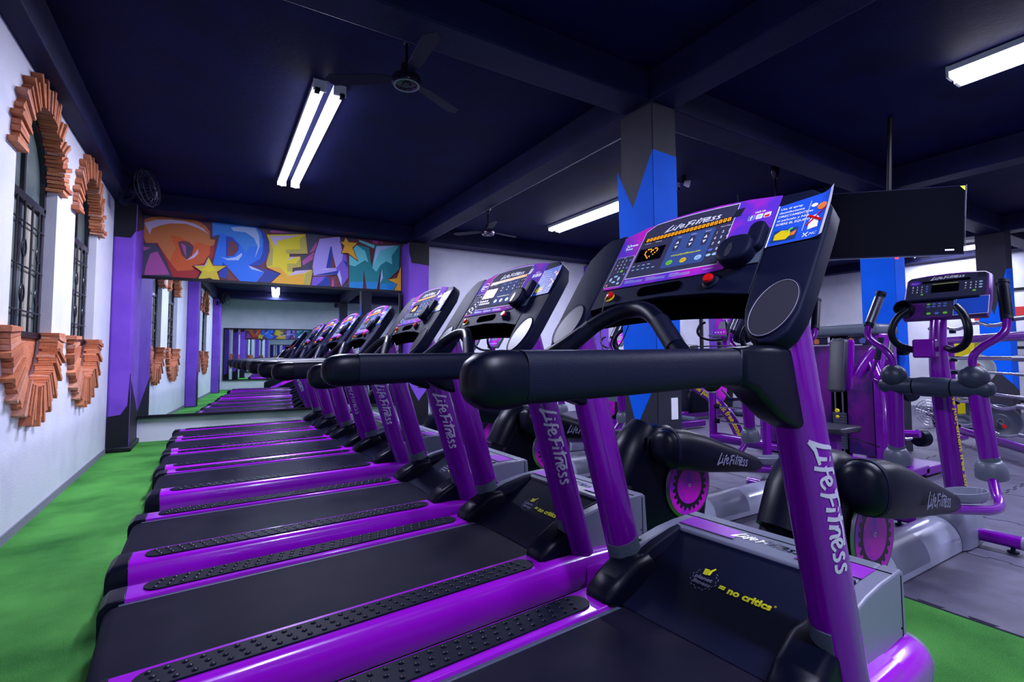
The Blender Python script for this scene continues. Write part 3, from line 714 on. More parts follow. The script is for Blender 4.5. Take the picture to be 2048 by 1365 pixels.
def console_face_print(parent, variant=0):
    """flat printing on the keypad overlay, all as one thin decal with several inks"""
    inks = ['overlay', 'panel_dark', 'print_white', 'panel_blue', 'btn_green', 'btn_yellow', 'btn_ice', 'btn_blue', 'btn_navy', 'btn_pink', 'red', 'print_black', 'print_yellow', 'grey_dark']
    I = {k: i for i, k in enumerate(inks)}
    mb = MB(); F = cf; h = .0015
    # printed panel outline (white keyline) and dark field
    dark = [(-.205, .135), (.175, .135), (.175, .385)] + [(.175 - i * .038, .398 + .012 * math.sin(PI * (i + 1) / 12)) for i in range(10)] + [(-.205, .375)]
    key = [(a * 1.012 - .0005 * 0, (b - .27) * 1.025 + .27) for a, b in dark]
    mb.flat(key, F, h, I['print_white']); mb.flat(dark, F, h + .0004, I['panel_dark'])
    h2 = h + .0008
    put_word(mb, -.105, .352, .225, .024, F, h2, I['print_white'])
    # blue key field
    mb.flat(rrect(-.055, .155, .118, .312, .008), F, h2, I['panel_blue'])
    for cx in (-.023, .035, .091):
        mb.flat(rrect(cx - .011, .236, cx + .011, .292, .004), F, h2 + .0004, I['panel_dark'])
        mb.flat([(cx - .007, .268), (cx + .007, .268), (cx, .283)], F, h2 + .0008, I['print_white']); mb.flat([(cx, .244), (cx + .007, .258), (cx - .007, .258)], F, h2 + .0008, I['print_white'])
    for cx, s in ((-.023, 'Time'), (.035, 'Incline'), (.091, 'Speed')): txt(mb, s, cx, .298, .006, F, h2 + .0004, I['print_white'], center=True)
    for cx, s in ((-.17, 'Calories'), (-.12, 'Distance'), (.155, 'Heart Rate')): txt(mb, s, cx - .0, .303, .006, F, h2, I['print_white'], center=True)
    txt(mb, 'www.planetfitness.com', -.028, .207, .009, F, h2 + .0004, I['print_yellow'], maxw=.125, bold=.02)
    for cx, k, s in ((-.023, 'btn_green', 'Quick Start'), (.034, 'btn_yellow', 'Pause'), (.092, 'btn_ice', 'Cool Down')):
        mb.flat(ell(cx, .179, .0135, .0115), F, h2 + .0004, I[k]); txt(mb, s.split()[0], cx, .179, .004, F, h2 + .0008, I['print_black'], center=True)
        if ' ' in s: txt(mb, s.split()[1], cx, .173, .004, F, h2 + .0008, I['print_black'], center=True)
    # number pad
    nums = '123456789'
    for i, ch in enumerate(nums):
        cx = .130 + (i % 3) * .0225; cy = .280 - (i // 3) * .0245
        txt(mb, ch, cx, cy - .005, .011, F, h2, I['print_white'], center=True, bold=.03)
    cy = .204
    mb.flat(ell(.130, cy, .009, .006), F, h2, I['btn_blue']); txt(mb, '0', .1525, cy - .005, .011, F, h2, I['print_white'], center=True, bold=.03); mb.flat(ell(.175, cy, .010, .008), F, h2, I['btn_green'])
    for cx in (.130, .1525): mb.flat(ell(cx, .181, .009, .006), F, h2, I['btn_ice'])
    # picture plaque at the top right of the panel (code square left blank)
    mb.flat([(.168, .338), (.196, .338), (.202, .374), (.174, .374)], F, h2, I['print_black'])
    # workout keys, two rows of ovals
    for r_ in range(2):
        for i in range(4 + r_):
            cx = -.185 + i * .0235 + .004 * r_ - .004; cy = .192 - r_ * .019
            mb.flat(ell(cx, cy, .0095, .0068), F, h2, I['btn_navy']); mb.flat([(cx - .006, cy - .0012), (cx + .006, cy - .0012), (cx + .006, cy + .0012), (cx - .006, cy + .0012)], F, h2 + .0004, I['btn_yellow'] if (r_ == 0 and i == 1) else I['print_white'])
    # tv keypad panel
    tv = rrect(-.302, .104, -.214, .256, .008)
    mb.flat([(a * 1.0 + (.0016 if a > -.258 else -.0016), b + (.0016 if b > .18 else -.0016)) for a, b in tv], F, h, I['print_white']); mb.flat(tv, F, h + .0004, I['panel_dark'])
    txt(mb, 'TV', -.258, .245, .007, F, h2, I['print_white'], center=True)
    for i, ch in enumerate('123456789'):
        cx = -.283 + (i % 3) * .019; cy = .234 - (i // 3) * .018
        txt(mb, ch, cx, cy - .004, .0085, F, h2, I['print_white'], center=True, bold=.03)
    for k, cy in enumerate((.234, .195, .162)): mb.flat(ell(-.225, cy, .006, .005), F, h2, I['btn_blue'])
    txt(mb, '-', -.283, .176, .008, F, h2, I['print_white'], center=True); txt(mb, '0', -.264, .176, .0085, F, h2, I['print_white'], center=True); mb.flat(ell(-.245, .180, .007, .006), F, h2, I['btn_green'])
    for dx, dy in ((0, .014), (0, -.014), (-.02, 0), (.02, 0)): mb.flat(ell(-.262 + dx, .142 + dy, .010 if dx == 0 else .006, .005 if dx == 0 else .010, 12), F, h2, I['btn_ice'])
    mb.flat(ell(-.29, .114, .0055, .0055), F, h2, I['btn_pink']); mb.flat(ell(-.235, .118, .007, .006), F, h2, I['btn_ice'])
    # round club badge lettering on the purple, left
    mb.flat(ell(-.252, .312, .038, .032), F, h, I['btn_blue']); mb.flat(ell(-.252, .312, .036, .030), F, h + .0002, I['overlay'])
    for q in stroke([(-.28, .322), (-.262, .306)], .005) + stroke([(-.280, .305), (-.262, .324)], .005): mb.add([F(a, b, h2) for a, b in q], [(0, 1, 2, 3)], I['print_white'])
    txt(mb, 'treme', -.262, .310, .012, F, h2, I['print_white'], maxw=.040, bold=.05); txt(mb, 'fitness', -.278, .294, .010, F, h2, I['print_white'], maxw=.048, bold=.05)
    # visit us and three icons
    txt(mb, 'visit us', .262, .332, .009, F, h, I['print_white'], center=True, maxw=.04, bold=.03)
    for k, cx in enumerate((.239, .265, .291)):
        mb.flat(rrect(cx - .011, .303, cx + .011, .325, .004), F, h, I['print_white'])
        if k == 0: mb.flat(rrect(cx - .010, .304, cx + .010, .324, .003), F, h + .0004, I['btn_blue']); txt(mb, 'f', cx, .304, .018, F, h2, I['print_white'], center=True, bold=.05)
        if k == 1: mb.flat([(cx - .006, .308), (cx + .005, .311), (cx + .006, .318), (cx + .001, .320), (cx - .006, .318), (cx - .002, .314)], F, h + .0004, I['btn_ice'])
        if k == 2: txt(mb, 'You', cx, .315, .005, F, h + .0004, I['red'], center=True); mb.flat(rrect(cx - .008, .305, cx + .008, .313, .002), F, h + .0004, I['red'])
    # fine print under the panel
    for k in range(3):
        for l in range(4):
            x0 = -.20 + k * .10; y0 = .122 - l * .0042
            mb.flat([(x0, y0), (x0 + (.085 if l else .04), y0), (x0 + (.085 if l else .04), y0 + .0011), (x0, y0 + .0011)], F, h, I['btn_ice'] if l else I['print_white'])
    mb.flat([(.13, .118), (.17, .118), (.17, .1195), (.13, .1195)], F, h, I['print_white'])
    o = build('keypad_print', mb, inks, parent, fix=False); o.data.name = 'keypad_print'
    return o
def led_display(parent, kind):
    """orange message row and the matrix window"""
    mb = MB(); h = .0032
    mb.flat([(-.19, .312), (.168, .322), (.168, .344), (-.19, .334)], cf, .0028, 0)
    mb.flat([(-.195, .212), (-.075, .212), (-.075, .278), (-.195, .278)], cf, .0028, 0)
    for i in range(22):
        cx = -.182 + i * .0160; cy = .3235 + (cx + .19) * .028
        for q in stroke([(cx, cy + .007), (cx + .009, cy + .007)], .0028) + stroke([(cx, cy), (cx + .009, cy)], .0024) + stroke([(cx, cy - .007), (cx + .009, cy - .007)], .0028) + stroke([(cx, cy - .008), (cx, cy + .008)], .0026) + stroke([(cx + .009, cy - .008), (cx + .009, cy + .008)], .0026):
            mb.add([cf(a, b, h) for a, b in q], [(0, 1, 2, 3)], 1)
    if kind == 'heart':
        bits = ["..XX.X..X", ".X..X..X.X", "X....X...X", "X........X", ".X......X", "..X....X", "...X..X", "....XX"]
        bits = ["..XXX..XX.", ".X...XX..X", ".X...X...X", ".X......X.", "..X....X..", "...X.X....", "....X....."]
        for r_, row in enumerate(bits):
            for c_, ch in enumerate(row):
                if ch == 'X': mb.flat(ell(-.166 + c_ * .0066, .270 - r_ * .0075, .0031, .0034, 8), cf, h, 1)
    elif kind == 'steps':
        for k, hh in enumerate((2, 4, 3, 5, 4, 6, 3, 5)):
            mb.flat([(-.172 + k * .010, .218), (-.164 + k * .010, .218), (-.164 + k * .010, .218 + .009 * hh), (-.172 + k * .010, .218 + .009 * hh)], cf, h, 1)
    elif kind == 'white':
        mb.flat([(-.19, .216), (-.08, .216), (-.08, .274), (-.19, .274)], cf, h, 2); mb.flat([(-.19, .216), (-.08, .216), (-.08, .224), (-.19, .224)], cf, h + .0003, 1)
    return build('led_display', mb, ['screen', 'led', 'screen_glow'], parent, fix=False)
M['screen_glow'] = mat('lit_white_screen', srgb(200, 190, 200), .5, emit=(.8, .7, .75, 1), estr=.3)

def notice_card(parent, curl=True):
    """laminated blue cleaning notice taped over the right arm; its far edge curls up"""
    def F(u, t, h):
        k = max(0, u - .445); return cf(u - k * k * 2.2, t, h + .004 + (k * k * 8 + max(0, t - .30) * k * 4.5 if curl else 0))
    N = 14; mb = MB()
    x0, x1 = .327, .483
    def yt(x, top): s_ = (x - x0) / (x1 - x0); return (.332 + .020 * s_) if top else (.166 + .006 * s_)
    for i in range(N):
        a, b = x0 + (x1 - x0) * i / N, x0 + (x1 - x0) * (i + 1) / N
        for j in range(6):
            P = [(a, yt(a, 0) + (yt(a, 1) - yt(a, 0)) * j / 6), (b, yt(b, 0) + (yt(b, 1) - yt(b, 0)) * j / 6), (b, yt(b, 0) + (yt(b, 1) - yt(b, 0)) * (j + 1) / 6), (a, yt(a, 0) + (yt(a, 1) - yt(a, 0)) * (j + 1) / 6)]
            edge = i == N - 1
            mb.add([F(p, q, 0) for p, q in P], [(0, 1, 2, 3)], 1 if edge else 0); mb.add([F(p, q, -.001) for p, q in P], [(3, 2, 1, 0)], 1)
    # white rim
    for P in ([(x0 - .004, .163), (x0, .163), (x0, .334), (x0 - .004, .334)], ):
        mb.add([F(p, q, 0) for p, q in P], [(0, 1, 2, 3)], 1)
    lines = ['Usa el spray', 'desinfectante', 'DIRECTAMENTE en', 'el pañuelo y NO', 'SOBRE EL EQUIPO']; wds = [.064, .072, .098, .090, .096]
    for k, (s, wd) in enumerate(zip(lines, wds)):
        put_text(mb, s, x0 + .007, .311 - k * .0162, wd, .0085, F, .0008, 1, bold=.02)
    # yellow cloth picture
    mb.flat([(x0 + .006, .178), (x0 + .078, .180), (x0 + .078, .226), (x0 + .010, .224)], F, .0006, 3)
    mb.flat([(x0 + .015, .186), (x0 + .05, .183), (x0 + .062, .200), (x0 + .055, .218), (x0 + .03, .222), (x0 + .014, .208)], F, .001, 2)
    for q in stroke([(x0 + .044, .212), (x0 + .062, .226)], .006): mb.add([F(a, b, .0012) for a, b in q], [(0, 1, 2, 3)], 4)
    mb.flat([(x0 + .06, .205), (x0 + .075, .216), (x0 + .072, .196), (x0 + .058, .194)], F, .001, 5)
    # divider, bottle with red cross
    for q in stroke([(.418, .205), (.4195, .325)], .0014): mb.add([F(a, b, .0008) for a, b in q], [(0, 1, 2, 3)], 1)
    mb.flat([(.432, .205), (.458, .210), (.456, .246), (.446, .262), (.436, .258), (.430, .236)], F, .001, 1)
    mb.flat(ell(.455, .292, .014, .014, 12), F, .001, 5); mb.flat(ell(.432, .303, .009, .008, 10), F, .001, 1)
    for q in stroke([(.424, .262), (.466, .232)], .007) + stroke([(.426, .222), (.470, .282)], .005): mb.add([F(a, b, .0016) for a, b in q], [(0, 1, 2, 3)], 6)
    for q in stroke([(.424, .194), (.437, .178)], .003) + stroke([(.424, .179), (.437, .195)], .003): mb.add([F(a, b, .001) for a, b in q], [(0, 1, 2, 3)], 1)
    put_text(mb, 'MC', .440, .182, .022, .010, F, .001, 1, shear=.3)
    return build('cleaning_notice', mb, ['card_blue', 'print_white', 'btn_yellow', 'btn_navy', 'btn_green', 'card_orange', 'red'], parent, fix=False, label='laminated blue notice in Spanish with a yellow cloth and a crossed out spray bottle')

def arm_poly(sg):
    P = [(.318, .01), (.318, .390), (.34, .390), (.405, .386), (.440, .356), (.480, .285), (.482, .22), (.480, .0), (.476, -.084), (.462, -.140), (.432, -.178), (.395, -.180), (.358, -.158), (.335, -.115), (.322, -.06)]
    return [(a * sg, b) for a, b in P] if sg > 0 else [(a * sg, b) for a, b in P][::-1]

def make_treadmill(display='heart', full=True):
    t = bpy.data.objects.new('treadmill', None); S.collection.objects.link(t)
    # ---- side frames: purple mouldings each side of the belt
    for sg in (1, -1):
        prof = [(.300, -.020), (.302, .000), (.440, .000), (.462, -.005), (.476, -.022), (.483, -.070), (.477, -.130), (.460, -.165), (.420, -.175), (.300, -.175)]
        rings = []
        for x, k, dz in ((.075, 1, 0), (1.60, 1, 0), (1.75, 1.0, .004), (1.95, .99, -.004), (2.20, .985, -.02)):
            rings.append([(x, sg * b * (k if b > .4 else 1), c + (dz if c > -.1 else 0)) for b, c in prof])
        build('side_frame', MB().loft(rings), 'purple_side', t, bevel=.004)
        # foot rail with studs
        st = MB(); x0, x1, yc, hw = .136, 1.638, .386, .056
        P = arc(x1 - hw, yc, hw, -90, 90, 10) + arc(x0 + hw, yc, hw, 90, 270, 10)
        P = [(a, b * sg) for a, b in P] if sg > 0 else [(a, b * sg) for a, b in P][::-1]
        st.prism(P, lambda a, b, h: (a, b, h), -.004, .006)
        fr = build('foot_rail', st, 'foot_rubber', t, bevel=.002)
        sb = MB(); i = 0; xx = .19
        while xx < 1.61:
            for k in (-1, 0, 1):
                c = Vector((xx + .012 * k, sg * (yc + .034 * k), .006)); n = 8
                sb.loft([[c + Vector((r * math.cos(2 * PI * j / n), r * math.sin(2 * PI * j / n), h)) for j in range(n)] for r, h in ((.0105, -.001), (.0095, .002), (.0055, .0045), (.001, .0048))], cap=True)
            xx += .049
        build('studs', sb, 'rubber', fr, kind='stuff')
        # end cap
        e = MB(); prof2 = [(.300, -.012), (.302, .003), (.442, .003), (.465, -.005), (.480, -.028), (.486, -.08), (.486, -.255), (.300, -.255)]
        e.loft([[(x, sg * b, c - d_) for b, c in prof2] for x, d_ in ((-.010, .05), (-.004, .028), (.02, .004), (.080, .0))])
        build('end_cap', e, 'rubber', t, bevel=.004)
    # ---- deck and belt
    build('deck', MB().box((.06, -.30, -.12), (1.80, .30, -.024)), 'grey_dark', t)
    bl = MB(); pr = [(1.86, -.014)] + [(.055 + .045 * math.cos(a), -.059 + .045 * math.sin(a)) for a in [PI / 2 + PI * i / 10 for i in range(11)]] + [(1.0, -.104), (1.0, -.10)] + [(.055 + .042 * math.cos(a), -.059 + .042 * math.sin(a)) for a in [PI * 1.5 - PI * i / 10 for i in range(11)]] + [(1.86, -.018)]
    bl.prism(pr, lambda a, b, h: (a, h, b), -.278, .278)
    build('running_belt', bl, 'belt', t)
    build('belt_edge_trim', MB().box((.06, .281, -.03), (1.72, .300, -.014)).box((.06, -.300, -.03), (1.72, -.281, -.014)), 'grey_dark', t)
    build('lift_frame', MB().box((.35, -.26, -.20), (1.95, -.20, -.12)).box((.35, .20, -.20), (1.95, .26, -.12)), 'black_paint', t)
    build('rear_foot', MB().lathe([(.03, 0), (.035, .01), (.03, .03), (.015, .035), (.015, .12)], (.12, -.23, -.255)).lathe([(.03, 0), (.035, .01), (.03, .03), (.015, .035), (.015, .12)], (.12, .23, -.255)), 'rubber', t)
    # ---- front: purple base fairing with grey bumper
    def ring(x, w_, zt, zs, zb):
        A_ = [(w_ - .075 + .075 * math.sin(q), zt - (zt - zs) * (1 - math.cos(q))) for q in [PI / 2 * i / 7 for i in range(8)]]
        return [(x, -y_, z_) for y_, z_ in [(w_ - .01, zb)] + A_[::-1]] + [(x, y_, z_) for y_, z_ in A_ + [(w_ - .01, zb)]]
    build('base_fairing', MB().loft([ring(1.90, .482, -.010, -.08, -.19), ring(2.10, .484, -.018, -.09, -.20), ring(2.30, .484, -.028, -.10, -.21), ring(2.40, .480, -.036, -.11, -.218), ring(2.456, .472, -.046, -.12, -.225)]), 'purple_side', t, bevel=.006, angle=60)
    build('front_bumper', MB().loft([ring(2.456, .474, -.043, -.12, -.23), ring(2.49, .468, -.052, -.14, -.235), ring(2.515, .455, -.08, -.16, -.235), ring(2.525, .44, -.12, -.18, -.235)]), 'grey_plastic', t, bevel=.006)
    build('front_foot', MB().box((1.9, -.45, -.262), (2.0, -.36, -.19)).box((1.9, .36, -.262), (2.0, .45, -.19)), 'rubber', t)
    # ---- motor cover: grey shell wrapped round a black sloping hood
    mc = MB()
    top = [(1.700, .000), (1.735, .055), (1.79, .095), (1.88, .137), (1.98, .165), (2.10, .186), (2.22, .196), (2.395, .198), (2.415, .185), (2.428, -.03), (1.70, -.03)]
    for sg in (1, -1):
        mc.prism(top, lambda a, b, h: (a, h, b), sg * .352, sg * .411)
    lid = [(2.165, .188), (2.22, .196), (2.395, .198), (2.415, .185), (2.428, -.03), (2.35, -.03), (2.33, .16), (2.165, .165)]
    mc.prism(lid, lambda a, b, h: (a, h, b), -.352, .352)
    shell = build('motor_cover', mc, 'grey_plastic', t, bevel=.008, seg=3)
    hood = MB(); hp = [(1.735, -.012), (1.80, .010), (1.92, .065), (2.05, .128), (2.175, .180), (2.185, .150), (1.92, .0), (1.76, -.03)]
    hood.prism(hp, lambda a, b, h: (a, h, b), -.352, .352)
    for sg in (1, -1):   # raised side lips of the black scoop
        hood.loft([[(x, sg * (.352), z - .05), (x, sg * .352, z + .012), (x, sg * (.352 - w_), z + .002), (x, sg * (.352 - w_ - .01), z - .05)] for x, z, w_ in ((1.74, .045, .03), (1.83, .105, .035), (1.98, .155, .035), (2.12, .182, .03), (2.18, .188, .02))])
    hd = build('hood', hood, 'plastic', t, bevel=.006, seg=3)
    # print on the cover
    sl = Vector((2.05 - 1.92, 0, .128 - .065)).normalized(); slo = Vector((1.92, 0, .065)); sn = Vector((-sl.z, 0, sl.x))
    hf = lambda u, t_, h: slo + Vector((0, -u, 0)) + sl * t_ + sn * h
    mbp = MB()
    txt_s = '= no critics'
    put_text(mbp, txt_s, -.025, .046, .195, .029, hf, .0015, 0, bold=.045)
    put_text(mbp, '®', .174, .066, .008, .008, hf, .0015, 0)
    for dx in (.036, .062, .088): pass
    # cog badge: toothed ring, two words and a thumbs up
    cx, cy = -.090, .066
    for i in range(24):
        a0 = 2 * PI * i / 24; a1 = 2 * PI * (i + .5) / 24; r0 = .052 if i % 2 else .046
        for q in stroke([(cx + r0 * math.cos(a0), cy + r0 * math.sin(a0)), (cx + r0 * math.cos(a1 + .06), cy + r0 * math.sin(a1 + .06))], .003):
            if not (PI * .30 < a0 < PI * .72): mbp.add([hf(a, b, .0015) for a, b in q], [(0, 1, 2, 3)], 1)
    put_text(mbp, 'planet', cx - .040, cy - .004, .072, .018, hf, .0015, 1, bold=.03); put_text(mbp, 'fitness', cx - .036, cy - .028, .072, .018, hf, .0015, 1, bold=.03)
    for k in range(4): mbp.flat(rrect(cx - .020 - k * .001, cy + .022 + k * .0075, cx - .002, cy + .028 + k * .0075, .002), hf, .0016, 0)
    mbp.flat([(cx - .001, cy + .024), (cx + .010, cy + .026), (cx + .010, cy + .046), (cx + .018, cy + .062), (cx + .012, cy + .066), (cx - .001, cy + .046)], hf, .0016, 0)
    build('slogan_print', mbp, ['print_yellow', 'logo_grey'], hd, fix=False)
    tp = MB(); lf = lambda u, t_, h: Vector((2.20 + t_, -u, .1965 + .0105 * t_ + h + (.0))); 
    put_word(tp, -.12, .04, .26, .045, lf, .0025, 0)
    tp.box((2.325, -.405, .196), (2.329, .405, .1995), 1)
    tp.box((2.3995, -.4085, .0), (2.4005, -.4125, .18), 1) if 0 else None
    tp.flat([(-.36, .0), (-.10, .0), (-.12, .10), (-.36, .12)], lf, .0018, 2); tp.flat([(.14, .0), (.36, .0), (.36, .12), (.16, .12)], lf, .0018, 2)
    build('cover_print', tp, ['chrome', 'gap', 'tail_tint'], shell, fix=False)
    ln = MB()
    for sg in (1, -1):
        ln.box((2.385, sg * .4115 - .001, -.025), (2.389, sg * .4115 + .001, .18)); ln.lathe([(.004, 0), (.003, .002)], (2.375, sg * .411, .005), (0, sg, 0), 8)
    build('cover_seam', ln, 'gap', shell)
    # ---- uprights
    for sg in (1, -1):
        yc = sg * .405
        ax0, ax1 = Vector((1.888, yc, .115)), Vector((1.604, yc, 1.10))
        d = (ax1 - ax0).normalized(); fx = d.cross(Vector((0, 1, 0))).normalized()   # across, in xz
        def sec(p, a, b, n=28, d=d, fx=fx):
            return [p + fx * (a * math.copysign(abs(math.cos(q)) ** .85, math.cos(q))) + Vector((0, 1, 0)) * (b * math.copysign(abs(math.sin(q)) ** .85, math.sin(q))) for q in [2 * PI * j / n for j in range(n)]]
        last = [p + d * ((CP - CN * .035 - p).dot(CN) / d.dot(CN)) for p in sec(ax1, .070, .060)]
        last = [p if p.z < 1.16 else p + d * ((1.16 - p.z) / d.z) for p in last]
        up = MB().loft([sec(ax0.lerp(ax1, k), .070, .060) for k in (-.17, .07, .3, .6, .8)] + [last])
        u_ = build('upright', up, 'purple', t, angle=60)
        # wordmark running down the outer face
        wm = MB()
        def pf(a, b, h, sg=sg):      # a along (down), b across
            s_ = a; ang = -sg * 0; 
            th = math.radians(72 * sg) - (b / .066)
            p = ax1.lerp(ax0, s_); c, s2 = math.cos(th), math.sin(th)
            return p + fx * ((.070 + h) * math.copysign(abs(c) ** .85, c)) + Vector((0, 1, 0)) * ((.060 + h) * math.copysign(abs(s2) ** .85, s2))
        L_ = (ax1 - ax0).length; ln_ = .385 / L_
        for q in WORD:
            P = []
            for a, b in q: P.append(pf(.375 + a / 5.8 * ln_, b * .054 - .020, .0018))
            wm.add(P, [(0, 1, 2, 3)])
        build('wordmark_print', wm, 'tape', u_, fix=False)
        s0, s1, s2, s3 = [sec(ax0.lerp(ax1, k), w1, w2, 48) for k, w1, w2 in ((-.02, .070, .060), (-.02, .0735, .0635), (.075, .0735, .0635), (.075, .070, .060))]
        idx = [(i if sg < 0 else -i) % 48 for i in range(-2, 17)]
        build('collar', MB().loft([[s_[i] for s_ in (s0, s1, s2, s3)] for i in idx]), 'grey_dark', t)
        bt = MB().lathe([(.008, 0), (.008, .004), (.004, .005)], sec(ax0.lerp(ax1, .045), .073, .063)[17 if sg > 0 else 11], (-.7, -.7 * sg, 0), 10)
        build('bolt', bt, 'steel', u_)
        # shroud at the foot: black wedge spreading over the deck towards the user
        def sh(x, z0, z1, w_, yin):
            y_ = yc - sg * .045
            return [(x, y_ - w_, z0), (x, y_ - w_, z1 - .02), (x, y_ - w_ + .02, z1), (x, y_ + w_ - .02, z1), (x, y_ + w_, z1 - .02), (x, y_ + w_, z0)]
        build('foot_shroud', MB().loft([sh(1.665, -.004, .018, .050, 0), sh(1.68, -.01, .045, .066, 0), sh(1.74, -.02, .080, .072, 0), sh(1.84, -.02, .130, .072, 0), sh(1.93, -.02, .135, .070, 0), sh(1.975, -.02, .06, .066, 0)]), 'rubber', t, bevel=.012, seg=3, angle=60)
        # ---- handrail: padded grip, rounded bulb and gooseneck bracket
        R_ = lambda x, z, a, b: ring_yz(x, yc, z, a, b, 28, 3.2)
        hr = MB().loft([R_(.730, .9145, .0385, .0455), R_(1.0, .9175, .0385, .0445), R_(1.352, .9240, .0385, .0435)])
        rail = build('handrail_grip', hr, 'plastic_tex', t, angle=60)
        bulb = MB().loft([ring_yz(x, yc, .9125 + dz, a, b, 28, 2.6) for x, a, b, dz in ((.630, .004, .006, -.002), (.633, .016, .021, -.002), (.642, .027, .033, -.002), (.657, .035, .043, -.002), (.678, .0395, .0475, -.002), (.702, .041, .0485, -.001), (.7285, .0400, .0470, .0))])
        build('rail_end', bulb, 'rubber', t, angle=60)
        bp = [(1.356, .9685), (1.50, .976), (1.60, .974), (1.665, .960), (1.712, .925), (1.738, .87), (1.742, .80), (1.722, .768), (1.680, .752), (1.620, .756), (1.540, .785), (1.468, .828), (1.420, .862), (1.356, .879)]
        build('rail_bracket', MB().rprism(bp[::-1], lambda a, b, h: (a, h, b), yc - .0395, yc + .0435, .020), 'rubber', t, angle=60)
        # ---- console arm with bottle holder
        ap = arm_poly(1 if sg < 0 else -1)
        u0 = .405 if sg < 0 else -.405
        hol = [(u0 + (a - u0) * .91 + (b + .066) * .12, -.066 + (b + .066) * .945) for a, b in ell(u0, -.066, .063, .098, 36)]
        arm = build('console_arm', MB().rprism(ap, lambda a, b, h: cf(a, b, h), -.062, 0, .009, 3, hole=hol), 'plastic', t, angle=50)
        rim = MB(); ho = MB()
        E1 = ell(u0, -.066, .063, .098, 36); 
        tilt = lambda P, k: [(u0 + (a - u0) * k[0] + (b + .066) * .12, -.066 + (b + .066) * k[1]) for a, b in P]
        rim.loft([[cf(a, b, hh) for a, b in tilt(E1, k)] for k, hh in (((1.0, 1.0), .000), ((1, 1), .0035), ((.95, .97), .005), ((.91, .945), .001))], cap=False)
        build('holder_rim', rim, 'plastic', arm, angle=60)
        ho.loft([[cf(a, b, hh) for a, b in tilt(E1, k)] for k, hh in (((.92, .955), .002), ((.90, .935), -.004), ((.84, .88), -.03), ((.70, .76), -.048), ((.3, .3), -.052))], cap=True)
        build('rim_highlight', MB().loft([[cf(p, q, hh) for p, q in tilt(E1, k)] for k, hh in (((.925, .955), .0035), ((.912, .945), .0038), ((.905, .94), .0025))], cap=False), 'tape', arm)  # highlight along the holder rim, painted as a thin pale ring
        build('bottle_holder', ho, 'holder', arm, angle=60)
    # ---- hooped front bar with contact sensors
    pts = [(1.345, -.375, .885), (1.372, -.30, .925), (1.40, -.23, .972), (1.45, -.135, 1.055), (1.485, -.06, 1.095), (1.50, 0, 1.102), (1.485, .06, 1.095), (1.45, .135, 1.055), (1.40, .23, .985), (1.372, .30, .945), (1.345, .375, .905)]
    build('front_bar', MB().tube(pts, .0265, 16, smooth=2), 'rubber', t, angle=60)
    for sg in (1, -1):
        p = [Vector((1.40 + (1.45 - 1.40) * k, sg * (.23 + (.135 - .23) * k), .972 + (1.055 - .972) * k)) for k in (.02, .95)]
        build('grip_sensor', MB().tube(p, .0282, 16), 'plastic_tex', t, angle=60)
    # ---- console board
    body = [(-.318, -.005), (-.20, .014), (0, .024), (.20, .014), (.318, -.005)] + [(.318, .388), (.21, .410), (.1, .421), (0, .425), (-.1, .421), (-.21, .405), (-.318, .372)]
    con = build('console_board', MB().prism(body, cf, -.070, -.002), 'plastic', t, bevel=.006, angle=50)
    lipm = MB()
    for i in range(12):
        pass
    lipm.loft([[cf(u, -.008 + .02 * (1 - (u / .318) ** 2), -.008), cf(u, -.010 + .02 * (1 - (u / .318) ** 2), -.03), cf(u, -.035 + .02 * (1 - (u / .318) ** 2), -.085), cf(u, .03, -.085)] for u in [-.318 + .636 * i / 12 for i in range(13)]])
    build('console_belly', lipm, 'gap', t)
    ov = [(-.300, .092), (.15, .100), (.205, .108), (.21, .24), (.318, .252), (.318, .388), (.21, .408), (.1, .419), (0, .423), (-.1, .419), (-.21, .403), (-.313, .370)]
    face = build('overlay', MB().prism(ov, cf, -.003, .0012), 'overlay', con)
    console_face_print(con); led_display(con, display)
    # slot, stop button, key switch, reading rest cup
    slot = rrect(-.112, .036, .068, .076, .019, 6); slot = [(a, b + .02 * (1 - (a / .318) ** 2) - .012 + (a * .03)) for a, b in slot]
    build('tray_slot', MB().prism(slot, cf, -.0015, .0008), 'gap', con)
    btn = MB().lathe([(.028, 0), (.028, .004), (.021, .008), (.020, .015), (.0195, .016)], cf(.178, .062, -.002), CN, 24)
    build('button_base', btn, 'plastic', con); build('stop_button', MB().lathe([(.016, .012), (.017, .020), (.014, .025), (.001, .026)], cf(.178, .062, -.002), CN, 24), 'red', con)
    build('key_ring', MB().lathe([(.021, 0), (.021, .004), (.015, .004), (.015, 0)], cf(-.244, .052, -.002), CN, 24), 'yellow', con)
    build('safety_key', MB().lathe([(.013, 0), (.014, .012), (.011, .014)], cf(-.237, .056, 0), CN, 20), 'red', con)
    ks = [cf(-.237, .045, .010), cf(-.238, .02, .02), cf(-.236, -.05, .0), cf(-.225, -.12, -.03), cf(-.20, -.17, -.05), cf(-.17, -.17, -.06), cf(-.155, -.12, -.07), cf(-.17, -.03, -.08)]
    build('key_cord', MB().tube(ks, .0022, 6, smooth=3), 'rubber', con)
    cup = MB()
    cup.rprism(rrect(.188, .102, .302, .206, .046, 6), cf, -.003, .046, .013, 4)
    cup.rprism(rrect(.266, .150, .317, .262, .0245, 6), cf, -.003, .032, .009, 3)
    cup.ball(cf(.212, .208, .004), .026, 16, 8)
    build('cup_tray', cup, 'plastic', con, angle=50)
    build('tray_plate', MB().prism([(.207, .112), (.316, .112), (.316, .252), (.215, .244)], cf, -.001, .002), 'grey_dark', con)
    build('tray_lip', MB().prism([(.228, .118), (.236, .112), (.244, .124), (.246, .150), (.240, .170), (.232, .166), (.227, .145)], cf, .044, .0475), 'holder', con)
    notice_card(t)
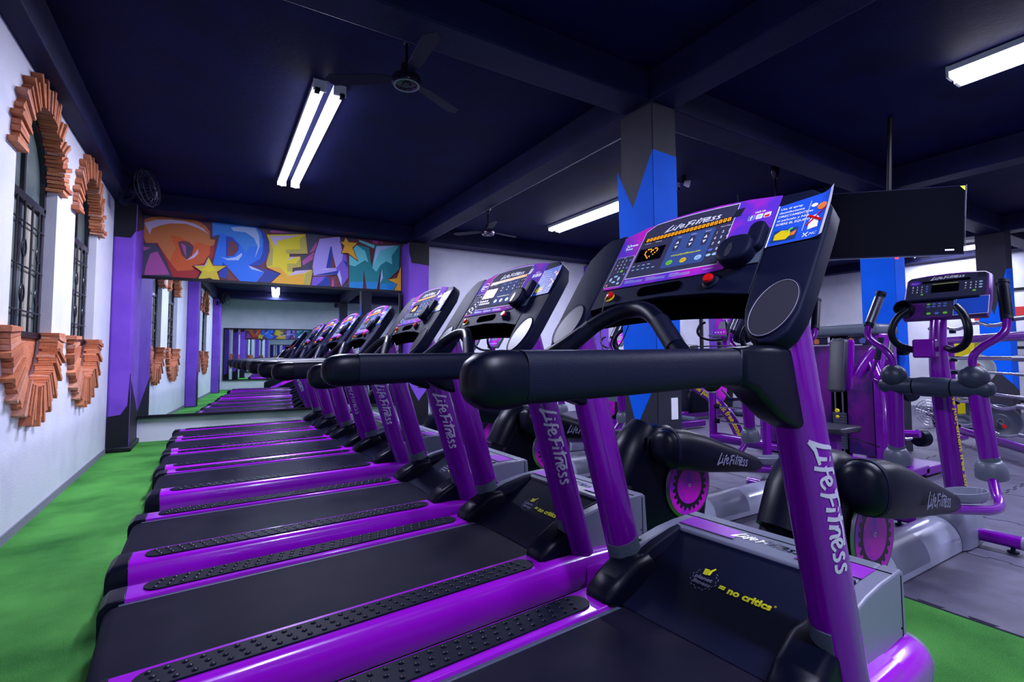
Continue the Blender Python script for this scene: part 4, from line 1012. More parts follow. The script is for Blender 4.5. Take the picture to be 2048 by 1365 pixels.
    return t
def place(t, x0, yc, rot, pitch, z, label):
    t.matrix_world = Matrix.Translation((x0, yc, z)) @ Matrix.Rotation(math.radians(rot), 4, 'Z') @ Matrix.Rotation(math.radians(-pitch), 4, 'Y')
    tag(t, label, 'treadmill', 'row of purple treadmills along the window wall')
proto = make_treadmill('heart')
SP = [(-.331, 1.047, 4.351, -.092, .303, 'heart', 'nearest purple treadmill, at the bottom right, its long black handrail crossing the picture'),
      (-.344, 2.300, 3.099, .626, .263, 'white', 'second purple treadmill from the camera, with a pale lit display window'),
      (-.401, 3.508, .27, .788, .265, 'steps', 'third purple treadmill from the camera, orange bars on its display'),
      (-.385, 4.94, .5, .7, .263, 'heart', 'fourth purple treadmill, halfway along the row, its grey motor cover far behind'),
      (-.42, 5.95, .3, .7, .263, 'white', 'third purple treadmill from the mirror wall'),
      (-.43, 6.93, .3, .7, .263, 'steps', 'second purple treadmill from the mirror wall'),
      (-.43, 7.92, .2, .7, .263, 'heart', 'farthest purple treadmill, right under the wall mirror')]
for i, (x0, yc, rot, pi_, z, disp, lb) in enumerate(SP):
    if i == 0: place(proto, x0, yc, rot, pi_, z, lb)
    else:
        c = clone(proto); place(c, x0, yc, rot, pi_, z, lb)
        if disp != 'heart':
            con = [k for k in kids(c) if k.name.startswith('console_board')][0]
            old = [k for k in kids(con) if k.name.startswith('led_display')][0]
            new = led_display(None, disp); old.data = new.data; bpy.data.objects.remove(new)
# ================================================================== CROSS TRAINERS
# local frame: x forward from the rear, y to the user's left, z up from the floor
M['disc_magenta'] = mat('disc_magenta', srgb(222, 10, 214), .35, noise=(9, srgb(136, 20, 220), .45, .62))
M['disc_black'] = mat('disc_black', srgb(22, 20, 34), .4)
M['panel_purple'] = mat('panel_purple', srgb(84, 30, 120), .35)
def make_cross_trainer():
    t = bpy.data.objects.new('cross_trainer', None); S.collection.objects.link(t)
    # drive housing: bulbous black shell
    hs = [(.10, .012), (.98, .012), (1.02, .20), (.98, .40), (.90, .56), (.80, .68), (.66, .76), (.52, .77), (.42, .72), (.30, .56), (.18, .34), (.10, .16)]
    h = MB().rprism(hs, lambda a, b, hh: (a, hh, b), -.135, .135, .07, 5)
    hb = build('drive_housing', h, 'rubber', t, angle=70)
    sh = MB().tube([(.26, 0, .40), (.38, 0, .62), (.50, 0, .74)], [.13, .135, .10], 18, smooth=1)
    build('housing_ridge', sh, 'rubber', hb, angle=70)
    v = MB()
    for k in range(4): v.tube([(.40 + k * .035, -.12, .70 - k * .012), (.37 + k * .035, -.136, .62 - k * .010)], .006, 6)
    build('vent_slot', v, 'gap', hb)
    build('badge', MB().lathe([(.022, 0), (.020, .003), (.001, .003)], (.80, -.125, .60), (.1, -1, .5), 16), 'red', hb)
    for sg in (-1, 1):
        c = Vector((.77, sg * .142, .345))
        d = MB().lathe([(.222, 0), (.226, .008), (.216, .016), (.001, .018)], c, (0, sg, 0), 48)
        dd = build('flywheel_disc', d, 'steel', t, angle=50)
        p = MB(); f = lambda a, b, hh: (c.x + a, c.y + sg * (.0185 + hh), c.z + b)
        p.flat(ell(0, 0, .203, .203, 40), f, 0, 0)
        cog = []
        for i in range(22):
            a0 = 2 * PI * i / 22
            for aa, rr in ((a0, .150), (a0 + .06, .172), (a0 + .16, .172), (a0 + .22, .150)): cog.append((rr * math.cos(aa), rr * math.sin(aa)))
        p.flat(cog, f, .0005, 1); p.flat(ell(0, 0, .125, .125, 32), f, .001, 0)
        p.flat(ell(0, 0, .012, .012, 12), f, .0015, 2); p.flat(ell(0, 0, .007, .007, 12), f, .002, 1)
        build('disc_print', p, ['disc_magenta', 'disc_black', 'print_white'], dd, fix=False)
        # crank pod: tapering black cover from crank to pedal
        yp = sg * .27
        def rg(x, z, a, b): return ring_yz(x if sg < 0 else .80 + (x - .36) * .62, yp, z, a * (1 if sg < 0 else .8), b * (1 if sg < 0 else .8), 24, 2.4)
        dz = 0 if sg < 0 else -.10; X = 0
        pod = MB().loft([rg(.352 + X, .657 + dz, .02, .03), rg(.358 + X, .657 + dz, .05, .065), rg(.375 + X, .655 + dz, .076, .098), rg(.40 + X, .652 + dz, .09, .115), rg(.44 + X, .645 + dz, .098, .127), rg(.58 + X, .625 + dz, .10, .135), rg(.74 + X, .590 + dz, .095, .130), rg(.95 + X, .540 + dz, .08, .105), rg(1.20 + X, .480 + dz, .062, .075), rg(1.36 + X, .440 + dz, .052, .055), rg(1.40 + X, .430 + dz, .035, .035)])
        po = build('crank_pod', pod, 'rubber', t, angle=60)
        build('pod_collar', MB().loft([rg(.43 + X, .648 + dz, .098, .128), rg(.455 + X, .645 + dz, .100, .130)]), 'plastic', po)
        wm = MB(); wy = yp + sg * .103
        fnp = lambda a, b, hh: (a, yp + sg * (.1005 - (a - .75 - X) * .085 + hh) , b)
        put_word(wm, .80 if sg < 0 else 1.18, .535 + dz, .37 * (1 if sg < 0 else -1), .060, fnp, .006, 0, rot=-.19 if sg < 0 else .19)
        build('wordmark_print', wm, 'logo_grey', po, fix=False)
        # pedal with a rimmed oval tray, on a purple link bar
        q = []
        for hh, k in ((0, .9), (.012, 1.0), (.055, 1.04), (.055, .96), (.014, .9)):
            q.append([(1.60 + X + .235 * k * math.cos(a) * 1.0, yp + sg * .0 + .075 * k * math.sin(a), .415 + dz - (math.cos(a)) * .02 + hh) for a in [2 * PI * j / 28 for j in range(28)]])
        build('pedal', MB().loft(q), 'grey_plastic', t, angle=50)
        lk = [(1.20, yp, .43 + dz), (1.50, yp + sg * .05, .39 + dz), (1.74, yp + sg * .085, .355 + dz), (1.90, yp + sg * .07, .355 + dz * .9), (2.0, yp + sg * .02, .41 + dz * .5), (2.10, sg * .25, .52)]
        build('link_bar', MB().tube(lk, .026, 12, smooth=2), 'purple', t, angle=60)
        cu = MB().lathe([(.050, .055), (.060, .045), (.074, .020), (.080, -.015), (.082, -.055), (.070, -.055), (.066, -.01), (.04, .02)], (2.10, sg * .25, .53), (-.25, 0, 1), 26)
        build('joint_cup', cu, 'cup_grey', t, angle=50)
        build('swing_arm', MB().tube([(2.10, sg * .25, .54), (2.06, sg * .235, .80), (2.03, sg * .22, 1.09)], [.047, .050, .050], 18), 'purple', t, angle=60)
        build('arm_band', MB().tube([(2.096, sg * .249, .57), (2.093, sg * .248, .605)], .0505, 18), 'grey_dark', t)
        build('pivot_ball', MB().ball((2.02, sg * .215, 1.10), .078), 'trainer_plastic', t, angle=60)
        hd = [(2.02, sg * .215, 1.15), (2.00, sg * .215, 1.23), (2.00, sg * .26, 1.29), (2.01, sg * .34, 1.345), (2.03, sg * .375, 1.39), (2.055, sg * .375, 1.46)]
        build('moving_handle', MB().tube(hd, .022, 14, smooth=2), 'purple', t, angle=60)
        gx = 2.12 if sg < 0 else 2.12
        gx = 2.055
        gr = MB().tube([(gx, sg * .375, 1.455), (gx + .12, sg * .335, 1.70)], .030, 16); gr.tube([(gx + .117, sg * .336, 1.692), (gx + .126, sg * .333, 1.712)], .034, 16)
        build('handle_grip', gr, 'plastic_tex', t, angle=60)
        build('sensor_plate', MB().tube([(gx + .012, sg * .371, 1.48), (gx + .105, sg * .340, 1.67)], .0308, 16), 'steel' if sg > 0 else 'rubber', t, angle=60)
    # mast, hub and console
    build('mast', MB().tube([(2.36, 0, .16), (2.26, 0, .60), (2.16, 0, 1.06), (2.14, 0, 1.30), (2.18, 0, 1.50)], [.060, .060, .058, .048, .045], 20, smooth=1), 'purple', t, angle=60)
    mw = MB(); fm = lambda a, b, hh: (2.40 - .222 * (1.05 - a) / .89 * -1 - .22, -.062 - hh, a) 
    s_ = 'the judgement free zone'; v_, f_, w_ = text2d(s_, .03)
    P = []
    for a, b in v_:
        zz = 1.00 - a * .70; th = (b - .25) * .9
        cx = 2.26 + (.60 - zz) * .227
        P.append((cx - .0625 * math.sin(.35 - b * .055 / .061), -.0625 * math.cos(.35 - b * .055 / .061), zz))
    mw.add(P, f_); build('slogan_print', mw, 'yellow', t, fix=False)
    hub = MB().loft([[(x, y, z) for x, y, z in [(2.03 + a * math.cos(q), yy, 1.03 + b * math.sin(q)) for q in [2 * PI * j / 20 for j in range(20)]]] for yy, a, b in ((-.31, .02, .02), (-.30, .04, .040), (-.27, .052, .055), (-.10, .056, .058), (-.06, .062, .066), (.06, .062, .066), (.10, .056, .058), (.27, .052, .055), (.30, .04, .04), (.31, .02, .02))])
    hu = build('hub_bar', hub, 'trainer_plastic', t, angle=60)
    build('hub_joint', MB().tube([(2.03, -.105, 1.03), (2.03, -.10, 1.03)], .0585, 20), 'gap', hu); build('hub_joint', MB().tube([(2.03, .10, 1.03), (2.03, .105, 1.03)], .0585, 20), 'gap', hu)
    for sg in (-1, 1):
        build('fixed_handle', MB().tube([(2.12, sg * .03 - .03, 1.29), (2.02, sg * .10 - .03, 1.27), (1.93, sg * .185 - .03, 1.31), (1.90, sg * .21 - .03, 1.40), (1.93, sg * .18 - .03, 1.50), (1.98, sg * .13 - .03, 1.555)], .022, 14, smooth=2), 'rubber', t, angle=60)
    build('phone_box', MB().box((1.97, -.04, 1.225), (2.05, .085, 1.35)), 'purple', t, bevel=.012)
    kx = Vector((2.10, -.045, 1.50)); ku = Vector((.36, 0, .933)).normalized(); kn = Vector((-.933, 0, .36)).normalized()
    kf = lambda u, v, hh: kx + Vector((0, -u, 0)) + ku * v + kn * hh
    cb = MB().rprism([(-.225, .0), (.225, .0), (.235, .12), (.228, .30), (.20, .322), (.1, .332), (0, .335), (-.1, .332), (-.20, .322), (-.228, .30), (-.235, .12)], kf, -.07, 0, .02, 4)
    co = build('console', cb, 'panel_purple', t, angle=50)
    inks = ['overlay', 'panel_dark', 'print_white', 'screen', 'btn_green', 'btn_blue', 'btn_ice', 'card_blue', 'btn_yellow', 'red', 'card_orange', 'print_yellow', 'print_black']
    I = {k: i for i, k in enumerate(inks)}; kp = MB(); Hh = .0012
    kp.flat(rrect(-.212, .135, .212, .312, .02), kf, Hh, I['panel_dark']); kp.flat(rrect(-.075, .185, .075, .245, .004), kf, Hh * 2, I['screen']); kp.flat(rrect(-.13, .262, .13, .279, .003), kf, Hh * 2, I['screen'])
    put_word(kp, -.08, .288, .18, .018, kf, Hh * 2, I['print_white']); kp.flat(ell(-.17, .270, .032, .020), kf, Hh * 2, I['overlay']); put_text(kp, 'fitness', -.19, .265, .04, .008, kf, Hh * 3, I['print_white'])
    kp.flat([(-.07, .249), (.07, .249), (.07, .252), (-.07, .252)], kf, Hh * 2, I['print_yellow'])
    for i in range(9):
        for s2, x0 in ((-1, -.185), (1, .105)):
            put_text(kp, '123456789'[i], x0 + (i % 3) * .026, .235 - (i // 3) * .02, .008, .010, kf, Hh * 2, I['print_white'], bold=.03)
    for k in range(3): kp.flat(ell(-.10, .240 - k * .02, .008, .006, 10), kf, Hh * 2, I['btn_blue']); kp.flat(ell(.185, .240 - k * .02, .010, .006, 10), kf, Hh * 2, I['btn_ice'])
    kp.flat(ell(.155, .180, .010, .007, 12), kf, Hh * 2, I['btn_green']); kp.flat(ell(-.125, .180, .008, .007, 12), kf, Hh * 2, I['btn_green'])
    kp.flat(rrect(.165, .275, .205, .305, .002), kf, Hh * 2, I['print_black'])
    kp.flat(rrect(-.10, .012, .06, .118, .01), kf, Hh, I['panel_dark'])
    for i in range(8): kp.flat(ell(-.08 + (i % 4) * .03, .10 - (i // 4) * .018, .011, .006, 12), kf, Hh * 2, I['btn_green'] if i == 0 else I['btn_blue'])
    for i, k in enumerate(('btn_green', 'btn_blue', 'btn_green')): kp.flat(ell(-.075 + i * .045, .03, .013, .009, 12), kf, Hh * 2, I[k])
    build('keypad_print', kp, inks, co, fix=False)
    build('reading_ledge', MB().rprism(rrect(-.19, .118, .19, .132, .005), kf, .0, .03, .004, 2), 'plastic', co)
    build('cup_holder', MB().lathe([(.05, -.05), (.055, .0), (.055, .05), (.045, .05), (.04, .0)], kf(-.205, .06, .02), kn, 20), 'rubber', co)
    nc = MB(); nf = lambda u, v, hh: kf(u, v, .012 + hh + max(0, u - .17) * .12)
    nc.flat(rrect(.060, .002, .240, .128, .003), nf, 0, 1); nc.flat(rrect(.062, .004, .236, .126, .003), nf, .0006, 0)
    for k in range(5): nc.flat([(.070, .112 - k * .013), (.150 - (k % 2) * .012, .112 - k * .013), (.150 - (k % 2) * .012, .116 - k * .013), (.070, .116 - k * .013)], nf, .0012, 1)
    nc.flat([(.078, .012), (.12, .010), (.13, .030), (.09, .036)], nf, .0012, 2); nc.flat([(.168, .04), (.20, .045), (.205, .065), (.18, .07)], nf, .0012, 1); nc.flat(ell(.208, .092, .014, .012, 12), nf, .0012, 4)
    for q in stroke([(.165, .085), (.212, .045)], .006) + stroke([(.168, .045), (.21, .085)], .005): nc.add([nf(a, b, .002) for a, b in q], [(0, 1, 2, 3)], 3)
    build('cleaning_notice', nc, ['card_blue', 'print_white', 'btn_yellow', 'red', 'card_orange'], t, fix=False, label='laminated blue notice on the lower right of the console')
    # floor parts
    tb = MB(); n = 16
    tb.loft([[(x, .125 * math.cos(a), .045 + .145 * math.sin(a)) for a in [PI * j / n for j in range(n + 1)]] + [(x, -.125, .008), (x, .125, .008)] for x in (.96, 2.05)])
    build('tube_cover', tb, 'clear', t, angle=50)
    build('cover_band', MB().loft([[(x, .1265 * math.cos(a), .045 + .1465 * math.sin(a)) for a in [PI * j / n for j in range(n + 1)]] for x in (1.10, 1.50)], cap=False), 'grey_plastic', t, angle=50)
    fc = MB()
    fc.loft([[(x, w_ * math.cos(a), .008 + hh * math.sin(a) ** .8) for a in [PI * j / n for j in range(n + 1)]] for x, w_, hh in ((1.98, .13, .20), (2.05, .145, .27), (2.18, .15, .32), (2.22, .145, .33), (2.42, .12, .27), (2.47, .07, .14))])
    build('front_fairing', fc, 'grey_plastic', t, angle=60)
    build('stabilizer', MB().tube([(2.22, -.345, .075), (2.22, .345, .075)], .040, 16), 'purple', t, angle=60)
    for sg in (-1, 1):
        build('stabilizer_cap', MB().tube([(2.22, sg * .345, .075), (2.22, sg * .36, .075)], .041, 16), 'grey_plastic', t)
        build('levelling_foot', MB().lathe([(.028, 0), (.03, .008), (.012, .014), (.010, .05)], (2.22, sg * .30, .006)), 'plastic', t)
    return t
ct = make_cross_trainer(); GCT = 'cross trainers in a row facing away from the treadmills'
CT = [(2.10, 1.39, 0, 'nearest cross trainer, at the right, whole, its console seen between the two blue columns'), (2.10, 2.52, 0, 'cross trainer in front of the blue zigzag column, partly behind the nearest treadmill'),
      (2.10, 4.15, 0, 'third cross trainer, glimpsed between the legs of the second treadmill'), (2.10, 5.35, 0, 'fourth cross trainer, its magenta disc seen beyond the third treadmill')]
for i, (x, y, r, lb) in enumerate(CT):
    o = ct if i == 0 else clone(ct); o.location = (x, y, 0.006); tag(o, lb, 'cross trainer', GCT)

# ================================================================== HANGING TELEVISION
def television():
    tx, ty = Vector((.728, -.685, 0)), Vector((.685, .728, 0))
    t = thing('television', 'large black television hanging from the ceiling beside the blue column', 'television', (5.95, 2.26, 2.60), math.atan2(-.685, .728)); t.rotation_euler = (math.radians(7), 0, math.atan2(-.685, .728))
    build('screen_case', MB().box((-.63, .0, -.345), (.63, .05, .345)), 'plastic', t, bevel=.008)
    build('screen', MB().box((-.62, -.004, -.325), (.62, .0, .336)), 'screen', t)
    build('frame_edge', MB().box((-.632, -.006, -.348), (.632, .002, -.343)).box((.629, -.006, -.348), (.634, .002, .348)), 'steel', t)
    build('standby_light', MB().box((.02, -.008, -.362), (.05, .0, -.347)), 'led_red', t)
    build('maker_plate', MB().box((.46, -.006, -.30), (.54, -.0035, -.285)), 'print_white', t)
    st = MB().prism([(.575, .336), (.62, .29), (.62, .336)], lambda a, b, h: (a, h, b), -.0065, -.0045)
    build('corner_sticker', st, 'print_yellow', t)
    build('ceiling_bracket', MB().tube([(0, .10, -.05), (0, .10, 3.69 - 2.60)], .022, 10).box((-.25, .05, -.18), (.25, .09, .18)), 'black_paint', t)
    build('bracket_arm', MB().box((.60, .05, .05), (.66, .42, .30)).tube([(.62, .06, .0), (.72, .35, .38)], .012, 6), 'grey_dark', t)
television()
pr = thing('projector', 'black projector bracket under the television in front of the far white wall', 'projector', (10.2, 3.6, 3.0), -.6)
build('body', MB().box((-.28, -.10, -.07), (.28, .12, .07)), 'plastic', pr, bevel=.01); build('arm', MB().tube([(0, 0, .06), (0, 0, .69)], .02, 8), 'black_paint', pr); build('lens', MB().lathe([(.05, 0), (.05, .05), (.04, .05)], (-.15, -.10, 0), (0, -1, 0)), 'screen', pr)

# ================================================================== SELECTORISED MACHINE
def MBS(dy=-.56):
    """mesh collector whose points are moved sideways, for the user side of the machine"""
    m_ = MB(); add0 = m_.add
    def add(v, f, mi=0): return add0([(p[0], p[1] + dy, p[2]) for p in v], f, mi)
    m_.add = add; return m_
def strength_tower():
    t = thing('strength_machine', 'tall purple weight stack machine left of the blue column with the hanging television', 'machine', (6.30, 2.55, 0.006), 0)
    build('top_cap', MB().rprism(rrect(.0, 1.47, 1.45, 1.60, .05, 5), lambda a, b, h: (h, a, b), -.06, .42, .03, 3), 'grey_dark', t, angle=50)
    build('side_panel', MB().box((-.02, .0, .06), (.36, .10, 1.49)), 'purple', t, bevel=.02, label='glossy purple side panel')
    build('side_panel', MB().box((-.02, 1.35, .06), (.36, 1.45, 1.49)), 'purple', t, bevel=.02)
    M['shroud'] = mat('shroud', srgb(96, 10, 118), .3, noise=(4, srgb(40, 10, 84), .42, .6))
    build('shroud_panel', MB().box((.02, .12, .12), (.06, .38, 1.36)), 'shroud', t); build('shroud_panel', MB().box((.02, .56, .12), (.06, 1.33, 1.36)), 'shroud', t)
    build('guide_slot', MB().box((.05, .38, .10), (.09, .56, 1.47)), 'gap', t); 
    ws = MB()
    for k in range(14): ws.box((.0, .40, .16 + k * .03), (.05, .54, .185 + k * .03))
    build('weight_plate', ws, 'black_plate', t, kind='stuff')
    build('guide_rod', MB().tube([(.02, .43, .1), (.02, .43, 1.45)], .010, 8).tube([(.02, .51, .1), (.02, .51, 1.45)], .010, 8), 'steel', t)
    build('pin_knob', MB().lathe([(.022, 0), (.024, .02), (.016, .03)], (-.02, .47, .60), (-1, 0, 0), 14), 'yellow', t); build('pin_knob', MB().lathe([(.016, 0), (.018, .02), (.012, .03)], (-.02, .47, .53), (-1, 0, 0), 14), 'yellow', t)
    ip = MB(); f = lambda a, b, h: (.018 - h, a, b)
    ip.flat([(.12, 1.37), (.37, 1.37), (.37, 1.46), (.12, 1.46)], f, 0, 0); ip.flat([(.57, 1.37), (1.33, 1.37), (1.33, 1.46), (.57, 1.46)], f, 0, 0)
    for cx, k in ((.20, 2), (.32, 3), (.70, 3), (.90, 1), (1.2, 2)): ip.flat([(cx - .03, 1.385), (cx + .02, 1.38), (cx + .035, 1.42), (cx, 1.45), (cx - .035, 1.43)], f, .001, k)
    ip.flat(ell(.47, 1.415, .03, .03, 16), lambda a, b, h: (.045 - h, a, b), 0, 1); ip.flat(ell(.47, 1.415, .025, .025, 16), lambda a, b, h: (.045 - h, a, b), .001, 0)
    for cx in (.24, .75): ip.flat([(cx - .04, 1.362), (cx + .04, 1.362), (cx + .04, 1.37), (cx - .04, 1.37)], f, .001, 1)
    build('instruction_print', ip, ['panel_dark', 'print_white', 'btn_blue', 'card_orange'], t, fix=False)
    build('base_frame', MB().box((-1.05, -.38, .04), (-.02, -.30, .12)).box((-.10, -.38, .02), (.40, 1.45, .10)).box((-1.05, -.45, .0), (-.95, .30, .10)), 'purple', t, bevel=.01)
    # user side: pad, lever and handles
    build('frame_post', MBS().tube([(-.75, .26, .08), (-.72, .24, .55), (-.62, .28, .85), (-.50, .42, 1.05), (-.45, .50, 1.25)], .05, 14, smooth=2), 'purple', t, angle=60)
    build('back_pad', MBS().rprism(rrect(-.10, -.28, .06, .28, .035, 4), lambda a, b, h: (-.62 + h + b * .18, .74 + a, 1.14 + b), -.045, .03, .02, 3), 'pad', t, angle=50)
    build('pad_plate', MBS().rprism(rrect(-.12, -.27, .12, .27, .03, 4), lambda a, b, h: (-.575 + h + b * .18, .73 + a, 1.14 + b), .0, .05, .01, 2), 'purple', t)
    build('lever', MBS().tube([(-.50, .60, 1.02), (-.46, .50, 1.20), (-.44, .44, 1.30)], [.06, .07, .06], 14), 'purple', t, angle=60)
    build('lever_cap', MBS().lathe([(.066, 0), (.062, .03), (.04, .045)], (-.43, .43, 1.30), (.1, -.3, 1)), 'grey_dark', t)
    for k, y0 in enumerate((.30, .20)):
        build('press_handle', MBS().tube([(-.62, .32, .95), (-.66, y0 + .12, 1.02), (-.68, y0 + .05, 1.16), (-.66, y0, 1.40)], .018, 10, smooth=1), 'purple', t, angle=60)
        build('taped_grip', MBS().tube([(-.676, y0 + .035, 1.20), (-.66, y0, 1.42)], .027, 12), 'steel' if k else 'plastic_tex', t)
    build('cam', MBS().lathe([(.11, -.03), (.12, 0), (.11, .03)], (-.62, .10, .92), (.3, 1, 0), 20), 'rubber', t); build('adjust_knob', MBS().lathe([(.03, 0), (.032, .05), (.02, .06)], (-.72, .20, .93), (-1, -.3, 0), 14), 'yellow', t)
    build('foot_peg', MBS().tube([(-.72, .24, .50), (-.72, .0, .52)], .032, 12), 'purple', t, angle=60)
    build('seat_pad', MBS().box((-.95, .55, .45), (-.55, .90, .52)), 'pad', t, bevel=.02)
    build('seat_post', MBS().box((-.80, .68, .06), (-.70, .78, .46)), 'purple', t); build('seat_post', MBS().box((-.75, .26, .05), (-.70, .78, .10)), 'purple', t)
    build('cable', MB().tube([(-.1, .47, .33), (-.35, .2, .36), (-.65, -.2, .34)], .006, 6, smooth=1), 'rubber', t)
strength_tower()
bl = thing('exercise_ball', 'big dark exercise ball resting behind the purple weight stack machine', 'ball', (7.35, 4.3, 1.47)); build('ball', MB().ball((0, 0, 0), .30, 28, 16), 'grey_dark', bl, angle=60); build('valve', MB().lathe([(.01, 0), (.008, .006)], (-.30, 0, 0), (-1, 0, 0), 8), 'plastic', bl)
brk = thing('ball_shelf', 'steel shelf on posts holding the exercise ball', 'shelf', (7.3, 4.3, 0.006)); build('shelf_rail', MB().tube([(-.15, -1.2, 1.13), (-.15, 2.5, 1.13)], .02, 8).tube([(.15, -1.2, 1.13), (.15, 2.5, 1.13)], .02, 8).tube([(.36, -1.2, 1.42), (.36, 2.5, 1.42)], .012, 8), 'black_paint', brk); build('shelf_post', MB().box((-.18, -1.25, 0), (.18, -1.19, 1.45)), 'black_paint', brk); build('shelf_post', MB().box((-.18, 2.45, 0), (.18, 2.51, 1.45)), 'black_paint', brk)

# ================================================================== PLATE-LOADED PRESS WITH THE ARCHED ARM
def arc_press():
    t = thing('leg_press', 'purple plate loaded press whose arched arm is lettered in yellow, behind the blue zigzag column', 'machine', (6.6, 5.1, 0.006), 0)
    A = [at(1340, 742, 7.6), at(1385, 770, 7.5), at(1430, 800, 7.4), at(1465, 838, 7.3), at(1485, 885, 7.2), at(1492, 925, 7.2)]
    L = [p - Vector((6.6, 5.1, 0.006)) for p in A]
    build('arched_arm', MB().tube(L, .075, 14, smooth=2), 'purple', t, angle=60)
    s_ = 'the judgement free zone'; v_, f_, w_ = text2d(s_, .04)
    # lettering laid along the arm, on the side facing the aisle
    dense = L[:]
    for _ in range(2):
        q = [dense[0]]
        for i in range(len(dense) - 1): q += [dense[i].lerp(dense[i + 1], .25), dense[i].lerp(dense[i + 1], .75)]
        q.append(dense[-1]); dense = q
    cum = [0]
    for i in range(1, len(dense)): cum.append(cum[-1] + (dense[i] - dense[i - 1]).length)
    def pt(s):
        for i in range(1, len(cum)):
            if cum[i] >= s: k = (s - cum[i - 1]) / (cum[i] - cum[i - 1]); return dense[i - 1].lerp(dense[i], k), (dense[i] - dense[i - 1]).normalized()
        return dense[-1], (dense[-1] - dense[-2]).normalized()
    view = (Vector((6.6, 5.1, 0)) + L[2]).normalized() * -1; view.z = 0; view.normalize(); P = []
    for a, b in v_:
        p, d = pt(cum[-1] * (.22 + a * .56)); n_ = (view - d * view.dot(d)).normalized(); up = n_.cross(d).normalized() * -1
        if up.z < 0: up = -up
        P.append(p + n_ * .078 + up * ((b - .25) * .10))
    mb = MB(); mb.add(P, f_); build('slogan_print', mb, 'yellow', t, fix=False)
    build('base_rail', MB().box((-.55, .55, .03), (-.45, 1.7, .13)).box((-1.2, .6, .03), (.8, .7, .13)), 'purple', t, bevel=.01)
    build('sled', MB().box((-.6, .8, .25), (.2, 1.4, .95)), 'black_paint', t, bevel=.03)
    build('plate_peg', MB().tube([(.0, .5, .9), (-.2, .1, .9)], .025, 10), 'steel', t)
    build('brace', MB().tube([(-.9, .9, .02), (-.5, .7, .95)], .03, 8), 'grey_dark', t); build('foot_plate', MB().box((-.9, .7, .5), (-.85, 1.5, 1.1)), 'grey_dark', t)
arc_press()
def low_rack(label, p0, p1, z0, zt, name='dumbbell_rack'):
    """two posts with two chrome rails and a thick purple tube"""
    p0 = Vector(p0); p1 = Vector(p1); t = thing(name, label, 'rack', p0); d = p1 - p0
    for q in (Vector((0, 0, 0)), d): build('post', MB().tube([q + Vector((0, 0, .0)), q + Vector((0, 0, zt))], .048, 12), 'purple', t, angle=60); build('post_cap', MB().tube([q + Vector((0, 0, zt)), q + Vector((0, 0, zt + .012))], .050, 12), 'grey_dark', t)
    build('thick_rail', MB().tube([Vector((0, 0, z0)), d + Vector((0, 0, z0))], .06, 12), 'purple', t, angle=60)
    for zz in (z0 + .20, z0 + .38): build('chrome_rail', MB().tube([Vector((0, 0, zz)), d + Vector((0, 0, zz))], .012, 8), 'chrome', t); build('stopper', MB().lathe([(.03, 0), (.03, .04), (.02, .05)], d.normalized() * .05 + Vector((0, 0, zz)), d, 12), 'rubber', t)
g = lambda u, v: on(u, v, 2, 0.006)
low_rack('low purple storage rack with two chrome rails, right of the zigzag column foot', g(1428, 912), g(1535, 935), .24, .78)
# ================================================================== FURTHER CARDIO MACHINES, SEEN BETWEEN THE TREADMILLS
def upright_bike(x, y, rz, label, tall=1.38):
    t = thing('exercise_bike', label, 'bike', (x, y, 0.006), rz, 'bikes and steppers beyond the treadmills')
    build('base_beam', MB().box((-.55, -.05, .03), (.55, .05, .10)), 'purple', t, bevel=.01)
    for sx in (-.5, .5): build('floor_bar', MB().tube([(sx, -.27, .035), (sx, .27, .035)], .035, 12), 'grey_dark', t)
    build('shroud', MB().rprism([(-.35, .08), (.42, .08), (.45, .38), (.30, .58), (.05, .62), (-.20, .52), (-.36, .30)], lambda a, b, h: (a, h, b), -.09, .09, .04, 3), 'rubber', t, angle=60)
    build('side_disc', MB().lathe([(.19, 0), (.18, .012), (.001, .014)], (.10, -.09, .34), (0, -1, 0), 28), 'disc_magenta', t)
    build('saddle_post', MB().tube([(-.25, 0, .45), (-.32, 0, .80)], .03, 10), 'chrome', t); build('saddle', MB().loft([ring_yz(xx, 0, .83, w_, .035, 16, 2.4) for xx, w_ in ((-.46, .06), (-.42, .11), (-.30, .10), (-.16, .035), (-.12, .02))]), 'pad', t, angle=60)
    build('console_post', MB().tube([(.36, 0, .50), (.42, 0, .90), (.36, 0, tall - .16)], .035, 12, smooth=1), 'purple', t, angle=60)
    ku = Vector((.45, 0, .893)); kn = Vector((-.893, 0, .45)); k0 = Vector((.34, 0, tall - .18))
    kf = lambda u, v, hh: k0 + Vector((0, -u, 0)) + ku * v + kn * hh
    co = build('console', MB().rprism([(-.14, 0), (.14, 0), (.17, .14), (.15, .30), (.0, .32), (-.15, .30), (-.17, .14)], kf, -.05, 0, .02, 3), 'grey_dark', t, angle=50)
    kp = MB(); kp.flat([(-.125, .03), (.125, .03), (.145, .14), (.13, .28), (-.13, .28), (-.145, .14)], kf, .001, 0); kp.flat(rrect(-.08, .11, .08, .21, .004), kf, .002, 1)
    for k in range(6): kp.flat(ell(-.10 + k * .04, .06, .012, .008, 10), kf, .002, 2)
    put_text(kp, 'fitness', -.05, .24, .10, .016, kf, .002, 3); build('keypad_print', kp, ['overlay', 'lcd', 'btn_ice', 'print_white'], co, fix=False)
    for sg in (-1, 1): build('handlebar', MB().tube([(.36, 0, tall - .22), (.26, sg * .16, tall - .22), (.16, sg * .22, tall - .14), (.18, sg * .19, tall - .03), (.24, sg * .15, tall)], .016, 10, smooth=2), 'rubber', t, angle=60)
    build('crank', MB().tube([(.10, -.16, .34), (.22, -.17, .24)], .012, 8), 'steel', t); build('pedal', MB().box((.17, -.26, .21), (.28, -.17, .24)), 'plastic', t)
    return t
